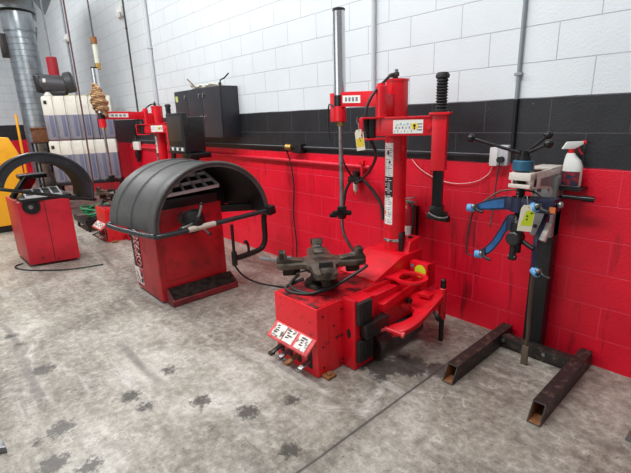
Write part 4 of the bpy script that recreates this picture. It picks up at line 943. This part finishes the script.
# coil hose and sight tube over the far tire changer
b = B(); pts = []
cc = V((-6.21,-.97,0))
for k in range(14*10+1):
    a = 2*PI*k/10; t = k/140
    r = .052+.05*math.sin(PI*min(1,t*1.1))+.014*math.sin(k*1.7)
    pts.append(cc+V((r*math.cos(a)-.05*(1-t)*0, r*math.sin(a)*.9, 1.655+.34*t+.05*math.cos(a+1))))
b.tube(pts, .012, TAN, n=8, smooth=False)
tag(b.build('coil_hose'), 'tan coiled air hose wound around the far tire changer cylinder', 'hose')
root = thing('hanging_tube', 'clear tube with brown end caps hanging on a cord above the tanks', 'tube', (-6.8,-.74,2.30))
b = B(); b.cyl((-6.8,-.74,2.36),(-6.8,-.74,2.64),.032,GLASS); b.build('clear_tube', root)
b = B(); b.cyl((-6.8,-.74,2.29),(-6.8,-.74,2.37),.038,BRASS); b.build('end_cap', root)
b = B(); b.cyl((-6.8,-.74,2.62),(-6.8,-.74,2.71),.04,RUST); b.build('end_cap', root)
b = B(); b.cyl((-6.8,-.74,2.70),(-6.8,-.74,5.5),.010,LINEB,n=10); b.build('cord', root)

# ventilation duct
def duct():
    cx, cy, r = -9.8,-1.07,.24
    root = thing('ventilation_duct', 'large galvanised spiral duct standing in the far left corner', 'duct', (cx,cy,0))
    b = B(); prof = [(0,0)]; z = .0
    while z < 3.3:
        prof += [(r,z),(r,z+.09),(r-.006,z+.093),(r-.006,z+.099)]; z += .102
    prof += [(r,z),(0,z)]
    b.lathe(prof, (cx,cy,.02), (0,0,1), GALV, 48); b.build('spiral_pipe', root)
    b = B(); b.lathe([(0,0),(r+.012,0),(r+.015,.02),(r+.012,.30),(r+.02,.31),(0,.31)], (cx,cy,3.2), (0,0,1), GALV, 48); b.build('collar', root)
    b = B(); b.tube([(cx,cy,3.52),(cx,cy,3.66),(cx+.10,cy-.06,3.85),(cx+.4,cy-.25,4.05),(cx+.9,cy-.5,4.12),(cx+1.6,cy-.9,4.15)], r+.06, mat('dull_galvanised',(122,128,130),.45,.7), n=36); b.build('elbow', root)
    for tri in (((-.763,3.763),(-.451,3.806),(-.60,3.518)),((-.944,3.279),(-.768,3.297),(-.82,3.003)),((-.90,3.60),(-.74,3.62),(-.76,3.38))):
        b = B(); b.prism([(cx+.05,y-.02,z) for y, z in tri], (.015,-.01,0), MATS['dull_galvanised']); b.build('gusset', root)
    b = B(); b.bx(cx-.05,cx+.05,cy-.34,cy-.23,2.75,3.15,DKSTEEL,.01); b.build('bracket', root)
duct()
root = thing('drop_pipe', 'red cylinder on a thin drop line beside the duct, above the motor', 'pipe', (-9.0,-.82,2.33))
b = B(); b.cyl((-9.0,-.82,2.33),(-9.0,-.82,2.70),.085,RED2,n=32,bev=.006); b.build('red_cylinder', root)
b = B(); b.cyl((-9.0,-.82,2.70),(-9.0,-.82,5.5),.012,CONDG,n=10); b.build('drop_line', root)

# yellow machine, pole, shelf with crate
root = thing('yellow_cabinet', 'yellow painted cabinet with sloped top corner at the far left edge', 'cabinet', (-8.2,-2.3,0))
b = B(); b.prism([(-7.85,-2.9,.10),(-7.85,-1.72,.10),(-7.85,-1.74,1.15),(-7.85,-1.83,1.40),(-7.85,-2.9,1.42)], (-.7,0,0), YELLOW, .02); b.build('body', root)
b = B(); b.bx(-8.5,-7.88,-2.85,-1.78,0,.11,BLACK,.01); b.build('plinth', root)
b = B(); b.cyl((-8.6,-1.62,0),(-8.75,-1.55,1.75),.02,YELLOW,n=14); tag(b.build('yellow_pole'), 'thin yellow pole leaning beside the duct', 'pole')
root = thing('metal_shelf', 'dark metal shelf unit between the duct and the white tanks', 'shelf', (-9.2,-1.19,0))
for x in (-9.38,-9.02):
    for y in (-1.30,-1.06):
        b = B(); b.bx(x-.015,x+.015,y-.015,y+.015,0,1.27,DKSTEEL,.002); b.build('leg', root)
for z in (.5,.9,1.25):
    b = B(); b.bx(-9.40,-9.0,-1.32,-1.04,z,z+.02,DKSTEEL,.002); b.build('shelf_board', root)
root = thing('wooden_crate', 'brown wooden box on the top of the dark shelf unit', 'crate', (-9.2,-1.19,1.27))
b = B(); b.bx(-9.36,-9.03,-1.29,-1.08,1.27,1.51,WOOD,.008); b.build('box', root)
b = B(); b.bx(-9.38,-9.015,-1.305,-1.065,1.50,1.53,WOOD,.005); b.build('lid', root)
for i, (y, z, m, lab) in enumerate(((-1.24,.92,BLACK,'black can on the middle shelf under the wooden crate'),(-1.12,.92,RUST,'rusty brown can on the middle shelf beside the black can'),(-1.18,.52,DKSTEEL,'dark grey can on the lowest shelf of the dark unit'))):
    root = thing('oil_can', lab, 'can', (-9.1,y,z)); b = B(); b.lathe([(0,0),(.05,0),(.052,.01),(.05,.18),(.02,.22),(.02,.25),(0,.25)], (-8.66,y,z), (0,0,1), m, 20); b.build('body', root)
# hoses and tray by the far tire changer
b = B(); pts = []
for k in range(60):
    a = k*.62; pts.append((-7.15+(.16+.04*math.sin(k*.9))*math.cos(a)*1.2, -.95+(.20+.05*math.cos(k*1.3))*math.sin(a), .185+.0022*k+.02*math.sin(k*2.1)))
b.tube(pts, .014, GREEN, n=8); tag(b.build('green_hose'), 'tangled green hose heaped on the black tray beside the far tire changer', 'hose')
root = thing('parts_tray', 'low black trolley tray under the tangled green hose', 'tray', (-7.1,-.95,0))
b = B(); b.bx(-7.5,-6.8,-1.25,-.65,.10,.15,BLACK,.01); b.bx(-7.5,-6.8,-1.25,-1.23,.14,.19,BLACK,.004); b.bx(-6.82,-6.8,-1.25,-.65,.14,.19,BLACK,.004); b.build('tray', root)
for x in (-7.44,-6.86):
    for y in (-1.2,-.7):
        b = B(); b.cyl((x,y,0),(x,y,.11),.02,BLACK); b.build('leg', root)

# pieces cut by the frame's lower corners
b = B(); b.prism([(-2.55,-3.25,0),(-2.33,-2.80,0),(-2.50,-2.815,0),(-3.0,-3.1,0)], (0,0,.035), PLATE, .006)
tag(b.build('steel_plate'), 'scuffed grey steel plate on the floor at the lower left corner', 'plate')
b = B(); w, h = .066, .10
b.bx(-.30,.30,-.60,-.52,0,.012,PLATE,.002); b.bx(-.28,.30,-.60,-.592,.01,.09,RUSTBLK,.002); b.bx(-.28,.30,-.528,-.52,.01,.09,RUSTBLK,.002); b.bx(-.27,.30,-.60,-.52,.085,.095,RUSTBLK,.002)
tag(b.build('steel_tube'), 'black square steel tube end on the floor at the right edge', 'tube')

# ------------------------------------------------------------------ light
w = bpy.data.worlds.new('world'); S.world = w; w.use_nodes = True
w.node_tree.nodes['Background'].inputs[0].default_value = (.93,.96,1,1); w.node_tree.nodes['Background'].inputs[1].default_value = .30
def area(name, loc, tgt, sx, sy, e, c=(1,1,1)):
    l = bpy.data.lights.new(name, 'AREA'); l.shape = 'RECTANGLE'; l.size = sx; l.size_y = sy; l.energy = e; l.color = c
    o = bpy.data.objects.new(name, l); COL.objects.link(o); o.location = loc
    o.rotation_euler = (V(tgt)-V(loc)).to_track_quat('-Z','Y').to_euler(); return o
area('ceiling_tube_near', (-1.6,-2.4,4.6), (-1.6,-2.0,0), 3.0, .5, 150)
area('ceiling_tube_middle', (-5.2,-2.4,4.6), (-5.2,-2.0,0), 3.0, .5, 168)
area('ceiling_tube_far', (-9.5,-2.4,4.9), (-9.5,-2.0,0), 3.0, .5, 180)
area('garage_door_daylight', (-4.5,-8.2,2.3), (-4.5,0,1.0), 6., 3.4, 110, (.96,.98,1))

# ------------------------------------------------------------------ camera
f, yaw, pitch, roll, Dc, hc = 426.402429, .842885733, .271574426, -.0337148013, 2.8076575, 1.53400729
cam = bpy.data.cameras.new('camera'); co = bpy.data.objects.new('camera', cam); COL.objects.link(co)
sy_, cy_, sp_, cp_ = math.sin(yaw), math.cos(yaw), math.sin(pitch), math.cos(pitch)
fw = V((-sy_*cp_, cy_*cp_, -sp_)); rt = V((cy_, sy_, 0)); up = rt.cross(fw)
r2 = rt*math.cos(roll)+up*math.sin(roll); u2 = -rt*math.sin(roll)+up*math.cos(roll)
M = Matrix((r2, u2, -fw)).transposed().to_4x4(); M.translation = (0,-Dc,hc); co.matrix_world = M
cam.sensor_width = 36; cam.lens = f*36/631; cam.clip_start = .05; cam.clip_end = 60
S.camera = co
S.view_settings.view_transform = 'Standard'; S.view_settings.look = 'None'; S.view_settings.gamma = 1; S.view_settings.exposure = 0
S.view_settings.use_curve_mapping = False
S.cycles.use_denoising = True
